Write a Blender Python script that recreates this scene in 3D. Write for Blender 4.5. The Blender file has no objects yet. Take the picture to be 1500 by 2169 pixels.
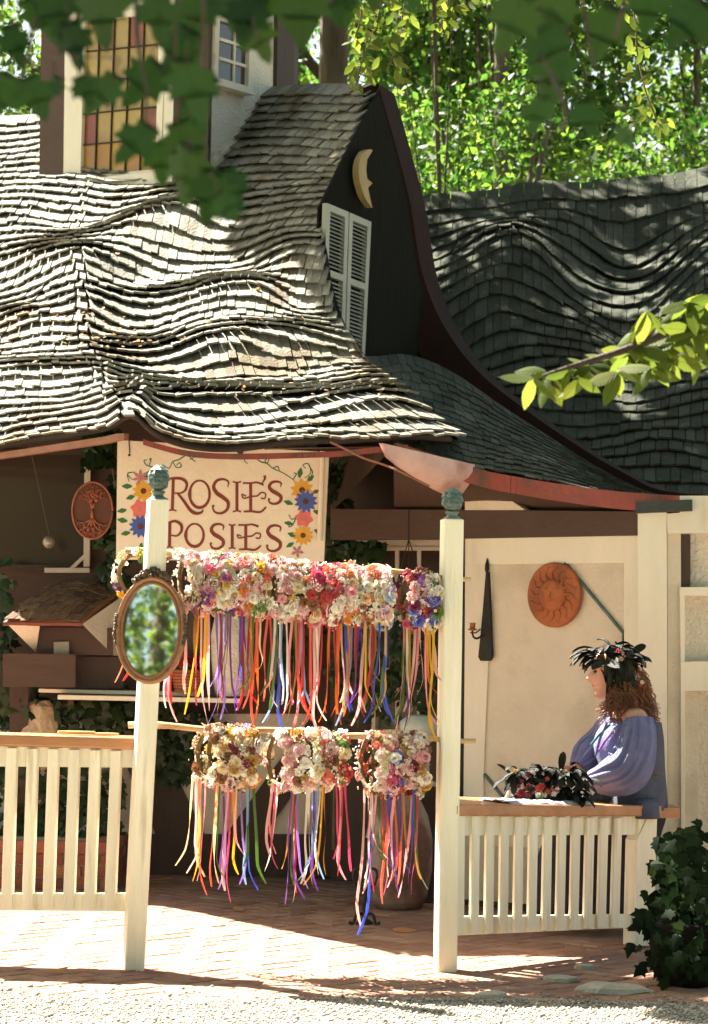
import bpy, bmesh, math, random
import numpy as np
from mathutils import Vector, Matrix, noise as mnoise
R = math.radians
rng = random.Random(7)
nr = np.random.RandomState(11)
scene = bpy.context.scene
COL = scene.collection

# ------------------------------------------------------------------ camera, sky, sun, exposure
F_PX, CX, CY = 5000.0, 750.0, 1084.5
CAM = Vector((0, -10, 1.4))
TILT, ROLL = math.atan(265.5 / 5000), R(1.0)
FW = Vector((0, math.cos(TILT), math.sin(TILT)))
_r, _u = Vector((1, 0, 0)), Vector((0, -math.sin(TILT), math.cos(TILT)))
RT = _r * math.cos(ROLL) + _u * math.sin(ROLL)
UP = _u * math.cos(ROLL) - _r * math.sin(ROLL)
cd = bpy.data.cameras.new('camera'); cam = bpy.data.objects.new('camera', cd); COL.objects.link(cam)
cam.matrix_world = Matrix(((RT.x, UP.x, -FW.x, CAM.x), (RT.y, UP.y, -FW.y, CAM.y), (RT.z, UP.z, -FW.z, CAM.z), (0, 0, 0, 1)))
cd.sensor_fit = 'VERTICAL'; cd.sensor_height = 36.0; cd.lens = F_PX / 2169 * 36
cd.clip_start = 0.1; cd.clip_end = 600
cd.dof.use_dof = True; cd.dof.focus_distance = 10.6; cd.dof.aperture_fstop = 5.6
scene.camera = cam

SUN_TO = Vector((-0.575, 0.5, 1.0)).normalized()
w = bpy.data.worlds.new('World'); scene.world = w; w.use_nodes = True
nt = w.node_tree; bg = nt.nodes['Background']
sk = nt.nodes.new('ShaderNodeTexSky'); sk.sky_type = 'NISHITA'; sk.sun_disc = False
sk.sun_elevation = math.asin(SUN_TO.z); sk.sun_rotation = math.atan2(SUN_TO.x, SUN_TO.y)
sk.air_density = 1.0; sk.dust_density = 2.5; sk.ozone_density = 1.0
wb = nt.nodes.new('ShaderNodeMix'); wb.data_type = 'RGBA'; wb.blend_type = 'MULTIPLY'; wb.inputs[0].default_value = 1.0
wb.inputs[7].default_value = (1.0, 0.93, 0.72, 1)          # warm white balance of the film
nt.links.new(sk.outputs[0], wb.inputs[6]); nt.links.new(wb.outputs[2], bg.inputs[0]); bg.inputs[1].default_value = 0.05
sd = bpy.data.lights.new('sun', 'SUN'); sun = bpy.data.objects.new('sun', sd); COL.objects.link(sun)
sd.energy = 5.0; sd.angle = R(0.5); sd.color = (1.0, 0.93, 0.80)
sun.rotation_euler = (-SUN_TO).to_track_quat('-Z', 'Y').to_euler(); sun.location = SUN_TO * 60
vs = scene.view_settings
vs.view_transform = 'Standard'; vs.look = 'None'; vs.gamma = 1; vs.exposure = 2.95; vs.use_curve_mapping = False
scene.cycles.max_bounces = 8; scene.cycles.diffuse_bounces = 5; scene.cycles.transparent_max_bounces = 8

# ------------------------------------------------------------------ picture -> place helpers
def ray(px, py):
    return FW + RT * ((px - CX) / F_PX) + UP * ((CY - py) / F_PX)
def P(px, py, Y):
    d = ray(px, py); return CAM + d * ((Y - CAM.y) / d.y)
def PZ(px, py, z=0.0):
    d = ray(px, py); return CAM + d * ((z - CAM.z) / d.z)
def project(p):
    v = Vector(p) - CAM; d = v.dot(FW)
    return CX + F_PX * v.dot(RT) / d, CY - F_PX * v.dot(UP) / d
class Wall:
    """vertical plane through two anchors; (px,py) -> point, off = metres towards the camera"""
    def __init__(s, ax, ay, bx, by, h=1350):
        a, b = P(ax, h, ay), P(bx, h, by); s.o = a
        t = Vector((b.x - a.x, b.y - a.y, 0)).normalized(); s.t = t
        s.n = Vector((t.y, -t.x, 0))
    def __call__(s, px, py, off=0.0):
        d = ray(px, py); o = s.o + s.n * off
        return CAM + d * ((o - CAM).dot(s.n) / d.dot(s.n))

# ------------------------------------------------------------------ object helpers
WLOC = {}
def setp(o, label=None, cat=None, group=None, kind=None):
    if label: o['label'] = label
    if cat: o['category'] = cat
    if group: o['group'] = group
    if kind: o['kind'] = kind
    return o
def attach(o, parent):
    if parent is not None:
        o.parent = parent
        if parent.name in WLOC: o.matrix_parent_inverse = Matrix.Translation(-WLOC[parent.name])
    return o
def thing(name, label, cat, loc, group=None):
    o = bpy.data.objects.new(name, None); COL.objects.link(o); o.empty_display_size = 0.1
    o.location = loc; WLOC[o.name] = Vector(loc)
    return setp(o, label, cat, group)
def link(name, me, parent=None, mat4=None):
    o = bpy.data.objects.new(name, me); COL.objects.link(o)
    if mat4 is not None: o.matrix_basis = mat4
    return attach(o, parent)
class MB:
    def __init__(s): s.V = []; s.F = []
    def add(s, V, F):
        n = len(s.V); s.V += [tuple(v) for v in V]; s.F += [tuple(i + n for i in f) for f in F]
    def mesh(s, name, mat, smooth=False):
        me = bpy.data.meshes.new(name); me.from_pydata(s.V, [], s.F)
        if mat: me.materials.append(mat)
        if smooth: me.polygons.foreach_set('use_smooth', [True] * len(me.polygons))
        me.update(); return me
    def build(s, name, mat, parent=None, smooth=False):
        return link(name, s.mesh(name, mat, smooth), parent)
    # shapes
    def hexa(s, c):   # 8 corners: bottom 0-3, top 4-7
        s.add(c, [(0, 3, 2, 1), (4, 5, 6, 7), (0, 1, 5, 4), (1, 2, 6, 5), (2, 3, 7, 6), (3, 0, 4, 7)]); return s
    def slab(s, pts, vec):
        pts = [Vector(p) for p in pts]; n = len(pts); V = pts + [p + vec for p in pts]
        F = [tuple(range(n)), tuple(range(2 * n - 1, n - 1, -1))] + [(i, i + n, (i + 1) % n + n, (i + 1) % n) for i in range(n)]
        s.add(V, F); return s
    def bar(s, a, b, wdt, dpt, up=None):
        a, b = Vector(a), Vector(b); d = (b - a).normalized()
        u = Vector(up) if up else (Vector((0, 0, 1)) if abs(d.z) < 0.8 else Vector((0, -1, 0)))
        x = d.cross(u).normalized() * wdt / 2; y = x.cross(d).normalized() * dpt / 2
        s.hexa([a - x - y, a + x - y, a + x + y, a - x + y, b - x - y, b + x - y, b + x + y, b - x + y]); return s
    def tube(s, pts, r, n=8, cap=True):
        pts = [Vector(p) for p in pts]
        if not hasattr(r, '__len__'): r = [r] * len(pts)
        V = []; u = None
        for i, p in enumerate(pts):
            d = (pts[min(i + 1, len(pts) - 1)] - pts[max(i - 1, 0)])
            d = d.normalized() if d.length > 1e-9 else Vector((0, 0, 1))
            if u is None: u = d.orthogonal().normalized()
            else:
                u = u - d * u.dot(d); u = u.normalized() if u.length > 1e-6 else d.orthogonal().normalized()
            v = d.cross(u)
            V += [p + (u * math.cos(2 * math.pi * k / n) + v * math.sin(2 * math.pi * k / n)) * r[i] for k in range(n)]
        F = [(i * n + k, i * n + (k + 1) % n, (i + 1) * n + (k + 1) % n, (i + 1) * n + k) for i in range(len(pts) - 1) for k in range(n)]
        if cap: F += [tuple(range(n - 1, -1, -1)), tuple(range((len(pts) - 1) * n, len(pts) * n))]
        s.add(V, F); return s
    def lathe(s, c, prof, n=16, axis=(0, 0, 1), xd=None):
        a = Vector(axis).normalized(); u = Vector(xd).normalized() if xd else a.orthogonal().normalized(); v = a.cross(u); c = Vector(c)
        V = [c + a * z + (u * math.cos(2 * math.pi * k / n) + v * math.sin(2 * math.pi * k / n)) * max(r, 1e-4) for r, z in prof for k in range(n)]
        m = len(prof)
        F = [(i * n + k, i * n + (k + 1) % n, (i + 1) * n + (k + 1) % n, (i + 1) * n + k) for i in range(m - 1) for k in range(n)]
        F += [tuple(range(n - 1, -1, -1)), tuple(range((m - 1) * n, m * n))]
        s.add(V, F); return s
    def ball(s, c, r, n=8, m=6):
        if not hasattr(r, '__len__'): r = (r, r, r)
        V = []; F = []
        for i in range(m + 1):
            t = math.pi * i / m; t = min(max(t, 0.02), math.pi - 0.02)
            for k in range(n):
                f = 2 * math.pi * k / n
                V.append((c[0] + r[0] * math.sin(t) * math.cos(f), c[1] + r[1] * math.sin(t) * math.sin(f), c[2] + r[2] * math.cos(t)))
        F = [(i * n + k, (i + 1) * n + k, (i + 1) * n + (k + 1) % n, i * n + (k + 1) % n) for i in range(m) for k in range(n)]
        s.add(V, F); return s
def smoothpts(pts, k=6):
    pts = [Vector(p) for p in pts]; out = []
    for i in range(len(pts) - 1):
        p0, p1, p2, p3 = pts[max(i - 1, 0)], pts[i], pts[i + 1], pts[min(i + 2, len(pts) - 1)]
        for j in range(k):
            t = j / k
            out.append(0.5 * ((2 * p1) + (p2 - p0) * t + (2 * p0 - 5 * p1 + 4 * p2 - p3) * t * t + (3 * p1 - p0 - 3 * p2 + p3) * t ** 3))
    out.append(pts[-1]); return out
def npmesh(name, V, F, mat, k):
    """big mesh from numpy arrays; F is (n,k)"""
    me = bpy.data.meshes.new(name); V = np.asarray(V, dtype=np.float32); F = np.asarray(F, dtype=np.int32)
    me.vertices.add(len(V)); me.vertices.foreach_set('co', V.ravel())
    me.loops.add(F.size); me.loops.foreach_set('vertex_index', F.ravel())
    me.polygons.add(len(F)); me.polygons.foreach_set('loop_start', np.arange(0, F.size, k, dtype=np.int32))
    me.update(calc_edges=True); me.materials.append(mat); return me

# ------------------------------------------------------------------ materials
def mat(name, c1, c2=None, scale=8.0, rough=0.6, bump=0.0, bscale=None, rnd=0.0, metal=0.0, stretch=None, coat=0.0, spec=0.5, detail=5, c3=None, c3s=2.0, c3t=(0.5, 0.65)):
    m = bpy.data.materials.new(name); m.use_nodes = True; t = m.node_tree; N = t.nodes; L = t.links
    b = N['Principled BSDF']; b.inputs['Roughness'].default_value = rough; b.inputs['Metallic'].default_value = metal
    b.inputs['Specular IOR Level'].default_value = spec
    if coat: b.inputs['Coat Weight'].default_value = coat
    tc = N.new('ShaderNodeTexCoord'); src = tc.outputs['Object']
    if stretch:
        mp = N.new('ShaderNodeMapping'); mp.inputs['Scale'].default_value = stretch; L.new(src, mp.inputs[0]); src = mp.outputs[0]
    nz = N.new('ShaderNodeTexNoise'); nz.inputs['Scale'].default_value = scale; nz.inputs['Detail'].default_value = detail; nz.inputs['Roughness'].default_value = 0.65
    L.new(src, nz.inputs['Vector'])
    c2 = c2 or c1
    mx = N.new('ShaderNodeMix'); mx.data_type = 'RGBA'; mx.inputs[6].default_value = (*c1, 1); mx.inputs[7].default_value = (*c2, 1)
    rp = N.new('ShaderNodeMapRange'); rp.inputs[1].default_value = 0.32; rp.inputs[2].default_value = 0.68
    L.new(nz.outputs[0], rp.inputs[0]); L.new(rp.outputs[0], mx.inputs[0]); col = mx.outputs[2]
    if c3:
        n3 = N.new('ShaderNodeTexNoise'); n3.inputs['Scale'].default_value = c3s; n3.inputs['Detail'].default_value = 8; L.new(src, n3.inputs['Vector'])
        r3 = N.new('ShaderNodeMapRange'); r3.inputs[1].default_value = c3t[0]; r3.inputs[2].default_value = c3t[1]; L.new(n3.outputs[0], r3.inputs[0])
        m3 = N.new('ShaderNodeMix'); m3.data_type = 'RGBA'; L.new(r3.outputs[0], m3.inputs[0]); L.new(col, m3.inputs[6]); m3.inputs[7].default_value = (*c3, 1); col = m3.outputs[2]
    if rnd:
        oi = N.new('ShaderNodeObjectInfo'); ge = N.new('ShaderNodeNewGeometry')
        ad = N.new('ShaderNodeMath'); ad.operation = 'ADD'; L.new(oi.outputs['Random'], ad.inputs[0]); L.new(ge.outputs['Random Per Island'], ad.inputs[1])
        fr = N.new('ShaderNodeMath'); fr.operation = 'FRACT'; L.new(ad.outputs[0], fr.inputs[0])
        mr = N.new('ShaderNodeMapRange'); mr.inputs[3].default_value = 1 - rnd; mr.inputs[4].default_value = 1 + rnd; L.new(fr.outputs[0], mr.inputs[0])
        hs = N.new('ShaderNodeHueSaturation'); L.new(mr.outputs[0], hs.inputs['Value']); L.new(col, hs.inputs['Color'])
        m2 = N.new('ShaderNodeMapRange'); m2.inputs[3].default_value = 0.5 - rnd * 0.05; m2.inputs[4].default_value = 0.5 + rnd * 0.05; L.new(fr.outputs[0], m2.inputs[0]); L.new(m2.outputs[0], hs.inputs['Hue'])
        col = hs.outputs[0]
    L.new(col, b.inputs['Base Color'])
    if bump:
        bn = N.new('ShaderNodeTexNoise'); bn.inputs['Scale'].default_value = bscale or scale * 3; bn.inputs['Detail'].default_value = 6; L.new(src, bn.inputs['Vector'])
        bp = N.new('ShaderNodeBump'); bp.inputs['Strength'].default_value = bump; bp.inputs['Distance'].default_value = 0.02; L.new(bn.outputs[0], bp.inputs['Height']); L.new(bp.outputs[0], b.inputs['Normal'])
    return m
def leafmat(name, c, cb, trans=0.45, rough=0.45, var=0.35, vein=False, spec=.35):
    m = bpy.data.materials.new(name); m.use_nodes = True; t = m.node_tree; N = t.nodes; L = t.links
    b = N['Principled BSDF']; b.inputs['Roughness'].default_value = rough; b.inputs['Specular IOR Level'].default_value = spec
    oi = N.new('ShaderNodeObjectInfo'); ge = N.new('ShaderNodeNewGeometry')
    ad = N.new('ShaderNodeMath'); ad.operation = 'ADD'; L.new(oi.outputs['Random'], ad.inputs[0]); L.new(ge.outputs['Random Per Island'], ad.inputs[1])
    fr = N.new('ShaderNodeMath'); fr.operation = 'FRACT'; L.new(ad.outputs[0], fr.inputs[0])
    def vari(col):
        mr = N.new('ShaderNodeMapRange'); mr.inputs[3].default_value = 1 - var; mr.inputs[4].default_value = 1 + var; L.new(fr.outputs[0], mr.inputs[0])
        mh = N.new('ShaderNodeMapRange'); mh.inputs[3].default_value = 0.5 + var * 0.05; mh.inputs[4].default_value = 0.5 - var * 0.07; L.new(fr.outputs[0], mh.inputs[0])
        hs = N.new('ShaderNodeHueSaturation'); hs.inputs['Color'].default_value = (*col, 1); L.new(mr.outputs[0], hs.inputs['Value']); L.new(mh.outputs[0], hs.inputs['Hue']); return hs.outputs[0]
    L.new(vari(c), b.inputs['Base Color'])
    tr = N.new('ShaderNodeBsdfTranslucent'); L.new(vari(cb), tr.inputs[0])
    if vein:
        tc = N.new('ShaderNodeTexCoord'); sp = N.new('ShaderNodeSeparateXYZ'); L.new(tc.outputs['Object'], sp.inputs[0])
        def mth(op, x, y=None):
            k = N.new('ShaderNodeMath'); k.operation = op
            for i_, v_ in enumerate((x, y)):
                if v_ is None: continue
                if isinstance(v_, (int, float)): k.inputs[i_].default_value = v_
                else: L.new(v_, k.inputs[i_])
            return k.outputs[0]
        ax_ = mth('ABSOLUTE', sp.outputs['X']); sn = mth('SINE', mth('MULTIPLY', mth('SUBTRACT', sp.outputs['Y'], mth('MULTIPLY', ax_, .9)), 62.0))
        side = mth('GREATER_THAN', sn, .72); midr = mth('LESS_THAN', ax_, .016); vm = mth('MAXIMUM', side, midr)
        for sock in (b.inputs['Base Color'], tr.inputs[0]):
            src = sock.links[0].from_socket; mm = N.new('ShaderNodeMix'); mm.data_type = 'RGBA'; mm.blend_type = 'MULTIPLY'; L.new(mth('MULTIPLY', vm, .55), mm.inputs[0]); L.new(src, mm.inputs[6]); mm.inputs[7].default_value = (.5, .55, .5, 1); L.new(mm.outputs[2], sock)
        bp = N.new('ShaderNodeBump'); bp.inputs['Strength'].default_value = .2; bp.inputs['Distance'].default_value = .01; L.new(sn, bp.inputs['Height']); L.new(bp.outputs[0], b.inputs['Normal'])
    mx = N.new('ShaderNodeMixShader'); mx.inputs[0].default_value = trans; L.new(b.outputs[0], mx.inputs[1]); L.new(tr.outputs[0], mx.inputs[2])
    L.new(mx.outputs[0], N['Material Output'].inputs[0]); return m

M = dict(
 white=mat('white_paint', (.80, .755, .60), (.70, .65, .50), 14, .5, .35, 45, .06, stretch=(1.5, 1.5, .14), c3=(.40, .33, .22), c3s=9, c3t=(.60, .74)),
 whiter=mat('white_painted_timber', (.78, .73, .60), (.70, .65, .52), 4, .55, .2, 30, .04, stretch=(1, 1, .3), c3=(.5, .45, .35), c3s=4, c3t=(.6, .8)),
 plaster=mat('cream_plaster', (.68, .61, .49), (.62, .55, .44), 5, .85, .35, 60, c3=(.5, .43, .32), c3s=2.5, c3t=(.5, .75)),
 stucco=mat('rough_white_stucco', (.72, .66, .55), (.64, .58, .48), 8, .9, 1.0, 55),
 brown=mat('brown_timber', (.055, .031, .021), (.04, .023, .016), 4, .7, .3, 30, stretch=(1, 1, .2), c3=(.08, .052, .038), c3s=6, c3t=(.55, .8)),
 taupe=mat('taupe_timber', (.082, .047, .033), (.062, .035, .025), 3, .75, .25, 30, stretch=(.3, 1, 1)),
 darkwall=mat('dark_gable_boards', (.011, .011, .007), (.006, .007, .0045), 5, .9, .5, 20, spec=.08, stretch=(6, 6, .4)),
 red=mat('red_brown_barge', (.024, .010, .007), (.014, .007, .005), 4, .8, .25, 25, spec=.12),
 redfascia=mat('red_fascia', (.26, .045, .028), (.18, .035, .022), 6, .5, .3, 30, c3=(.09, .05, .035), c3s=7),
 orange=mat('cedar_edge', (.28, .115, .05), (.19, .075, .035), 9, .6, .4, 40, stretch=(1, 1, 4)),
 cap=mat('varnished_cap_board', (.42, .19, .075), (.30, .125, .05), 6, .4, .15, 60, stretch=(.4, 3, 3), coat=.25),
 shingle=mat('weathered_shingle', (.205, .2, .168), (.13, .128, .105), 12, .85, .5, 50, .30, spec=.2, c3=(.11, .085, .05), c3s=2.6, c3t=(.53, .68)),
 shingle2=mat('shaded_shingle', (.064, .068, .053), (.036, .041, .030), 10, .9, .5, 50, .30, spec=.12, c3=(.09, .09, .075), c3s=2, c3t=(.58, .72)),  # darker shingle copy: the shade on these roofs is put into its colour
 deck=mat('roof_deck', (.05, .042, .035), (.035, .03, .025), 5, .9),
 brick=mat('clay_paver', (.30, .165, .11), (.21, .11, .075), 6, .9, .5, 70, .18, c3=(.34, .25, .18), c3s=5, c3t=(.55, .75)),
 sand=mat('joint_sand', (.25, .18, .13), (.17, .12, .085), 40, .95, .6, 90),
 gravel=mat('pale_gravel', (.37, .33, .27), (.29, .26, .21), 30, .95, .8, 120, .25, c3=(.25, .22, .15), c3s=1.6, c3t=(.55, .7)),
 pebble=mat('pebble', (.38, .345, .285), (.29, .26, .22), 20, .9, 0, None, .3),
 dirt=mat('dirt', (.20, .165, .11), (.12, .11, .07), 2, .95, .8, 30, c3=(.06, .08, .03), c3s=.6),
 redbrick=mat('planter_brick', (.36, .13, .075), (.26, .09, .055), 10, .9, .5, 60, .25),
 mortar=mat('planter_mortar', (.35, .30, .24), (.28, .24, .19), 20, .95, .4, 80),
 green=mat('verdigris_finial', (.075, .125, .11), (.045, .085, .075), 14, .5, .5, 40, c3=(.14, .19, .16), c3s=9),
 iron=mat('black_iron', (.012, .010, .008), (.02, .016, .012), 20, .6, .4, 60, metal=.3),
 terra=mat('terracotta', (.43, .135, .05), (.33, .10, .038), 8, .85, .4, 40, c3=(.25, .08, .035), c3s=4),
 copper=mat('rusty_copper_tree', (.36, .12, .06), (.28, .09, .045), 10, .6, .3, 40),
 brownshingle=mat('brown_shingle', (.17, .10, .06), (.10, .06, .037), 10, .85, .5, 50, .25, spec=.2),
 bamboo=mat('bamboo', (.60, .42, .20), (.50, .33, .15), 5, .4, .2, 30, stretch=(.5, 5, 5), c3=(.35, .2, .09), c3s=9),
 gilt=mat('carved_walnut', (.32, .145, .05), (.2, .085, .03), 9, .4, .5, 50, coat=.2),
 carve=mat('dark_carving', (.045, .03, .02), (.1, .055, .025), 20, .4, .8, 60),
 bark=mat('bark', (.085, .062, .045), (.045, .035, .026), 6, .95, 1.0, 14, stretch=(2, 2, .4), c3=(.1, .09, .05), c3s=2),
 stem=mat('twig', (.10, .075, .04), (.07, .055, .03), 8, .8),
 vine=mat('vine_stem', (.20, .13, .075), (.13, .09, .05), 8, .85),
 text=mat('maroon_lettering', (.21, .032, .022), (.17, .026, .02), 20, .6),
 board=mat('sign_board', (.76, .68, .54), (.71, .62, .49), 4, .65, .15, 40, c3=(.6, .5, .36), c3s=3, c3t=(.6, .8)),
 shutter=mat('shutter_paint', (.30, .31, .26), (.24, .25, .21), 5, .55, .2, 40),
 dglass=None,
 capital=mat('dark_green_capital', (.022, .030, .026), (.035, .042, .036), 8, .6, .3, 30),
)
def flat(name, c, rough=.6, sp=.4): return mat(name, c, tuple(x * .82 for x in c), 25, rough, spec=sp)
# mirror, glass
def glassy(name, c, rough, metal=0., spec=.5):
    m = bpy.data.materials.new(name); m.use_nodes = True; b = m.node_tree.nodes['Principled BSDF']
    b.inputs['Base Color'].default_value = (*c, 1); b.inputs['Roughness'].default_value = rough; b.inputs['Metallic'].default_value = metal; b.inputs['Specular IOR Level'].default_value = spec; return m
M['mirror'] = glassy('mirror_glass', (.82, .86, .80), .02, 1.)
M['dglass'] = glassy('dark_window_glass', (.05, .035, .028), .12, 0., .5)
M['bulb'] = glassy('clear_glass_ball', (.30, .27, .22), .05, .2, .8)

# ================================================================== GROUND
def grid_sheet(name, x0, x1, y0, y1, z, m, kind='structure'):
    o = MB(); o.add([(x0, y0, z), (x1, y0, z), (x1, y1, z), (x0, y1, z)], [(0, 1, 2, 3)])
    return setp(o.build(name, m), kind=kind)
grid_sheet('ground', -250, 250, -250, 250, -0.05, M['dirt'])
grid_sheet('gravel_ground', -12, 12, -14, -0.74, -0.004, M['gravel'])
pave = grid_sheet('brick_pavement', -5, 6, -0.95, 6.5, -0.012, M['sand'])
# pavers in herringbone, 45 degrees
def in_view(c, m=60):
    if c[1] < -8: return False
    x, y = project(c); return -m < x < 1500 + m and -m < y < 2169 + m
brs = []
c45 = math.sqrt(.5); BA = 0.102
for i in range(-70, 71):
    for j in range(-70, 71):
        if (i - j) % 4: continue
        for (x, y, dx, dy) in ((i, j, 2, 1), (i, j + 1, 1, 2)):
            cx, cy = (x + dx / 2) * BA, (y + dy / 2) * BA
            wx, wy = (cx - cy) * c45, (cx + cy) * c45 + 1.5
            edge = -0.80 + 0.06 * math.sin(wx * 2.1) + 0.04 * math.sin(wx * 5 + 1)
            if wy < edge or wy > 6.2 or abs(wx) > 4.5: continue
            brs.append((wx, wy, dx, dy))
def paver(mb, wx, wy, dx, dy):
    g = 0.0022; hx, hy = dx * BA / 2 - g, dy * BA / 2 - g
    a = R(45 + rng.gauss(0, .7)); ca, sa = math.cos(a), math.sin(a)
    zt = rng.gauss(0, .0016); tx, ty = rng.gauss(0, .006), rng.gauss(0, .006); b = .006
    V = []
    for (k, z) in ((0, -.03), (0, -b), (b, 0)):
        for sx, sy in ((-1, -1), (1, -1), (1, 1), (-1, 1)):
            lx, ly = sx * (hx - k), sy * (hy - k)
            V.append((wx + lx * ca - ly * sa, wy + lx * sa + ly * ca, z + zt + lx * tx + ly * ty))
    F = [(8, 9, 10, 11)] + [(r * 4 + i, r * 4 + (i + 1) % 4, r * 4 + 4 + (i + 1) % 4, r * 4 + 4 + i) for r in (0, 1) for i in range(4)]
    mb.add(V, F)
vis = sorted([b for b in brs if in_view((b[0], b[1], 0), 40)], key=lambda b: b[1])
near = set(vis[:300]); mbr = MB()
for b in brs:
    if b in near:
        q = MB(); paver(q, *b); q.build('brick', M['brick'], pave)
    else: paver(mbr, *b)
setp(mbr.build('paver_field', M['brick'], pave), kind='stuff')
# loose gravel
n = 15000
gx = nr.uniform(-2.2, 2.2, n); gy = -0.76 - np.abs(nr.normal(0, .40, n)) + np.where(nr.rand(n) < .12, np.abs(nr.normal(0, .14, n)), 0); s = nr.uniform(.003, .0095, n) * np.where(nr.rand(n) < .03, 1.8, 1)
gy += .05 * np.sin(gx * 2.3)
octv = np.array([(1, 0, 0), (0, 1, 0), (-1, 0, 0), (0, -1, 0), (0, 0, .7), (0, 0, -.5)], dtype=float)
octf = np.array([(0, 1, 4), (1, 2, 4), (2, 3, 4), (3, 0, 4), (1, 0, 5), (2, 1, 5), (3, 2, 5), (0, 3, 5)])
rv = octv[None] * nr.uniform(.7, 1.3, (n, 6, 1)); an = nr.uniform(0, 6.3, n)
X = rv[:, :, 0] * np.cos(an)[:, None] - rv[:, :, 1] * np.sin(an)[:, None]; Y = rv[:, :, 0] * np.sin(an)[:, None] + rv[:, :, 1] * np.cos(an)[:, None]
base_z = np.where(gy > -.80, .0005, -.003)
V = np.stack([gx[:, None] + X * s[:, None], gy[:, None] + Y * s[:, None], base_z[:, None] + (rv[:, :, 2] + .3) * s[:, None]], -1).reshape(-1, 3)
Fp = (octf[None] + (np.arange(n) * 6)[:, None, None]).reshape(-1, 3)
setp(link('gravel', npmesh('gravel', V, Fp, M['pebble'], 3)), kind='stuff')

# ================================================================== ROOF SURFACES
def poly_at(pts, t):
    """pts: list of (t, px, py, Y)"""
    if t <= pts[0][0]: a, b = pts[0], pts[1]
    elif t >= pts[-1][0]: a, b = pts[-2], pts[-1]
    else:
        i = 0
        while pts[i + 1][0] < t: i += 1
        a, b = pts[i], pts[i + 1]
    f = (t - a[0]) / (b[0] - a[0]); f = max(-.2, min(1.2, f))
    return np.array([a[k] + (b[k] - a[k]) * f for k in (1, 2, 3)])
def arc(pts):
    """add a parameter by px length, densified by Catmull-Rom"""
    p = [np.array(q, float) for q in pts]; d = []
    for i in range(len(p) - 1):
        p0, p1, p2, p3 = p[max(i - 1, 0)], p[i], p[i + 1], p[min(i + 2, len(p) - 1)]
        for j in range(8):
            t = j / 8; d.append(0.5 * (2 * p1 + (p2 - p0) * t + (2 * p0 - 5 * p1 + 4 * p2 - p3) * t * t + (3 * p1 - p0 - 3 * p2 + p3) * t ** 3))
    d.append(p[-1]); L = [0]
    for i in range(1, len(d)): L.append(L[-1] + math.hypot(d[i][0] - d[i - 1][0], d[i][1] - d[i - 1][1]))
    return [(L[i] / L[-1], *d[i]) for i in range(len(d))]
class Roof:
    def __init__(s, B, T, L, Rr, disp):
        s.B, s.T, s.L, s.R, s.disp = B, T, L, Rr, disp; s.cache = {}
        s.c = [poly_at(B, 0), poly_at(B, 1), poly_at(T, 0), poly_at(T, 1)]
    def raw(s, u, v):
        b, t, l, r = poly_at(s.B, u), poly_at(s.T, u), poly_at(s.L, v), poly_at(s.R, v)
        c = s.c
        return (1 - v) * b + v * t + (1 - u) * l + u * r - ((1 - u) * (1 - v) * c[0] + u * (1 - v) * c[1] + (1 - u) * v * c[2] + u * v * c[3])
    def __call__(s, u, v):
        k = (round(u, 5), round(v, 5))
        if k in s.cache: return s.cache[k]
        q = s.raw(u, v); p = P(*q) + Vector((0, -.4, .92)) * s.disp(q[0], q[1], u, v)
        s.cache[k] = p; return p
    def n(s, u, v):
        e = .012; a = s(min(u + e, 1.1), v) - s(u - e, v); b = s(u, v + e) - s(u, v - e)
        x = a.cross(b); return x.normalized()
def lay_shingles(roof, courses, width, voff, butt, rows=None, jit=.16, clip=None, umin=-.02, umax=1.0, kmin=0, skew=0.0):
    """list of 8-corner shingles with pixel size"""
    out = []
    for k in range(kmin, courses):
        if rows and not rows(k): continue
        u = umin + rng.random() * width
        while u < umax:
            wd = width * rng.uniform(.72, 1.3); u2 = min(u + wd, umax)
            if u2 - u < width * .3: u = u2 + 1e-4; continue
            g = width * .03; v0 = k / courses if k >= 0 else -.012; dj = rng.gauss(0, jit) / courses
            um = (u + u2) / 2
            f = lambda uu, a: v0 + a / courses + voff(uu, v0, k)
            va, vb = dj * courses, 1.7
            if clip and not clip(um, v0): u = u2; continue
            c = [roof(u + g, f(u, va)), roof(u2 - g, f(u2, va + rng.gauss(0, .05))), roof(u2 - g, f(u2, vb)), roof(u + g, f(u, vb))]
            nn = (c[1] - c[0]).cross(c[3] - c[0]); nn = nn.normalized() if nn.length > 1e-9 else Vector((0, 0, 1))
            if nn.z < 0: nn = -nn
            bt = butt * rng.uniform(.9, 1.12); tl = rng.gauss(0, .035)
            top = [c[0] + nn * bt * (1 + tl), c[1] + nn * bt * (1 - tl), c[2] + nn * .003, c[3] + nn * .003]
            th_ = min(.013, bt * .5); low = [top[0] - nn * th_, top[1] - nn * th_, c[2] - nn * .008, c[3] - nn * .008]
            pa = project(top[0]); pb = project(top[1]); pc = project(top[3])
            area = abs(pb[0] - pa[0]) * (abs(pa[1] - pc[1]) + 4) if -15 < pa[0] < 1510 else 0
            out.append((area, low + top)); u = u2
    return out
def put_shingles(lst, m, parent, nind, fieldname='shingle_field'):
    lst = sorted(lst, key=lambda a: -a[0]); rest = MB()
    for i, (a, c) in enumerate(lst):
        if i < nind: q = MB(); q.hexa(c); q.build('shingle', m, parent)
        else: rest.hexa(c)
    if rest.V: setp(rest.build(fieldname, m, parent), kind='stuff')
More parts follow.
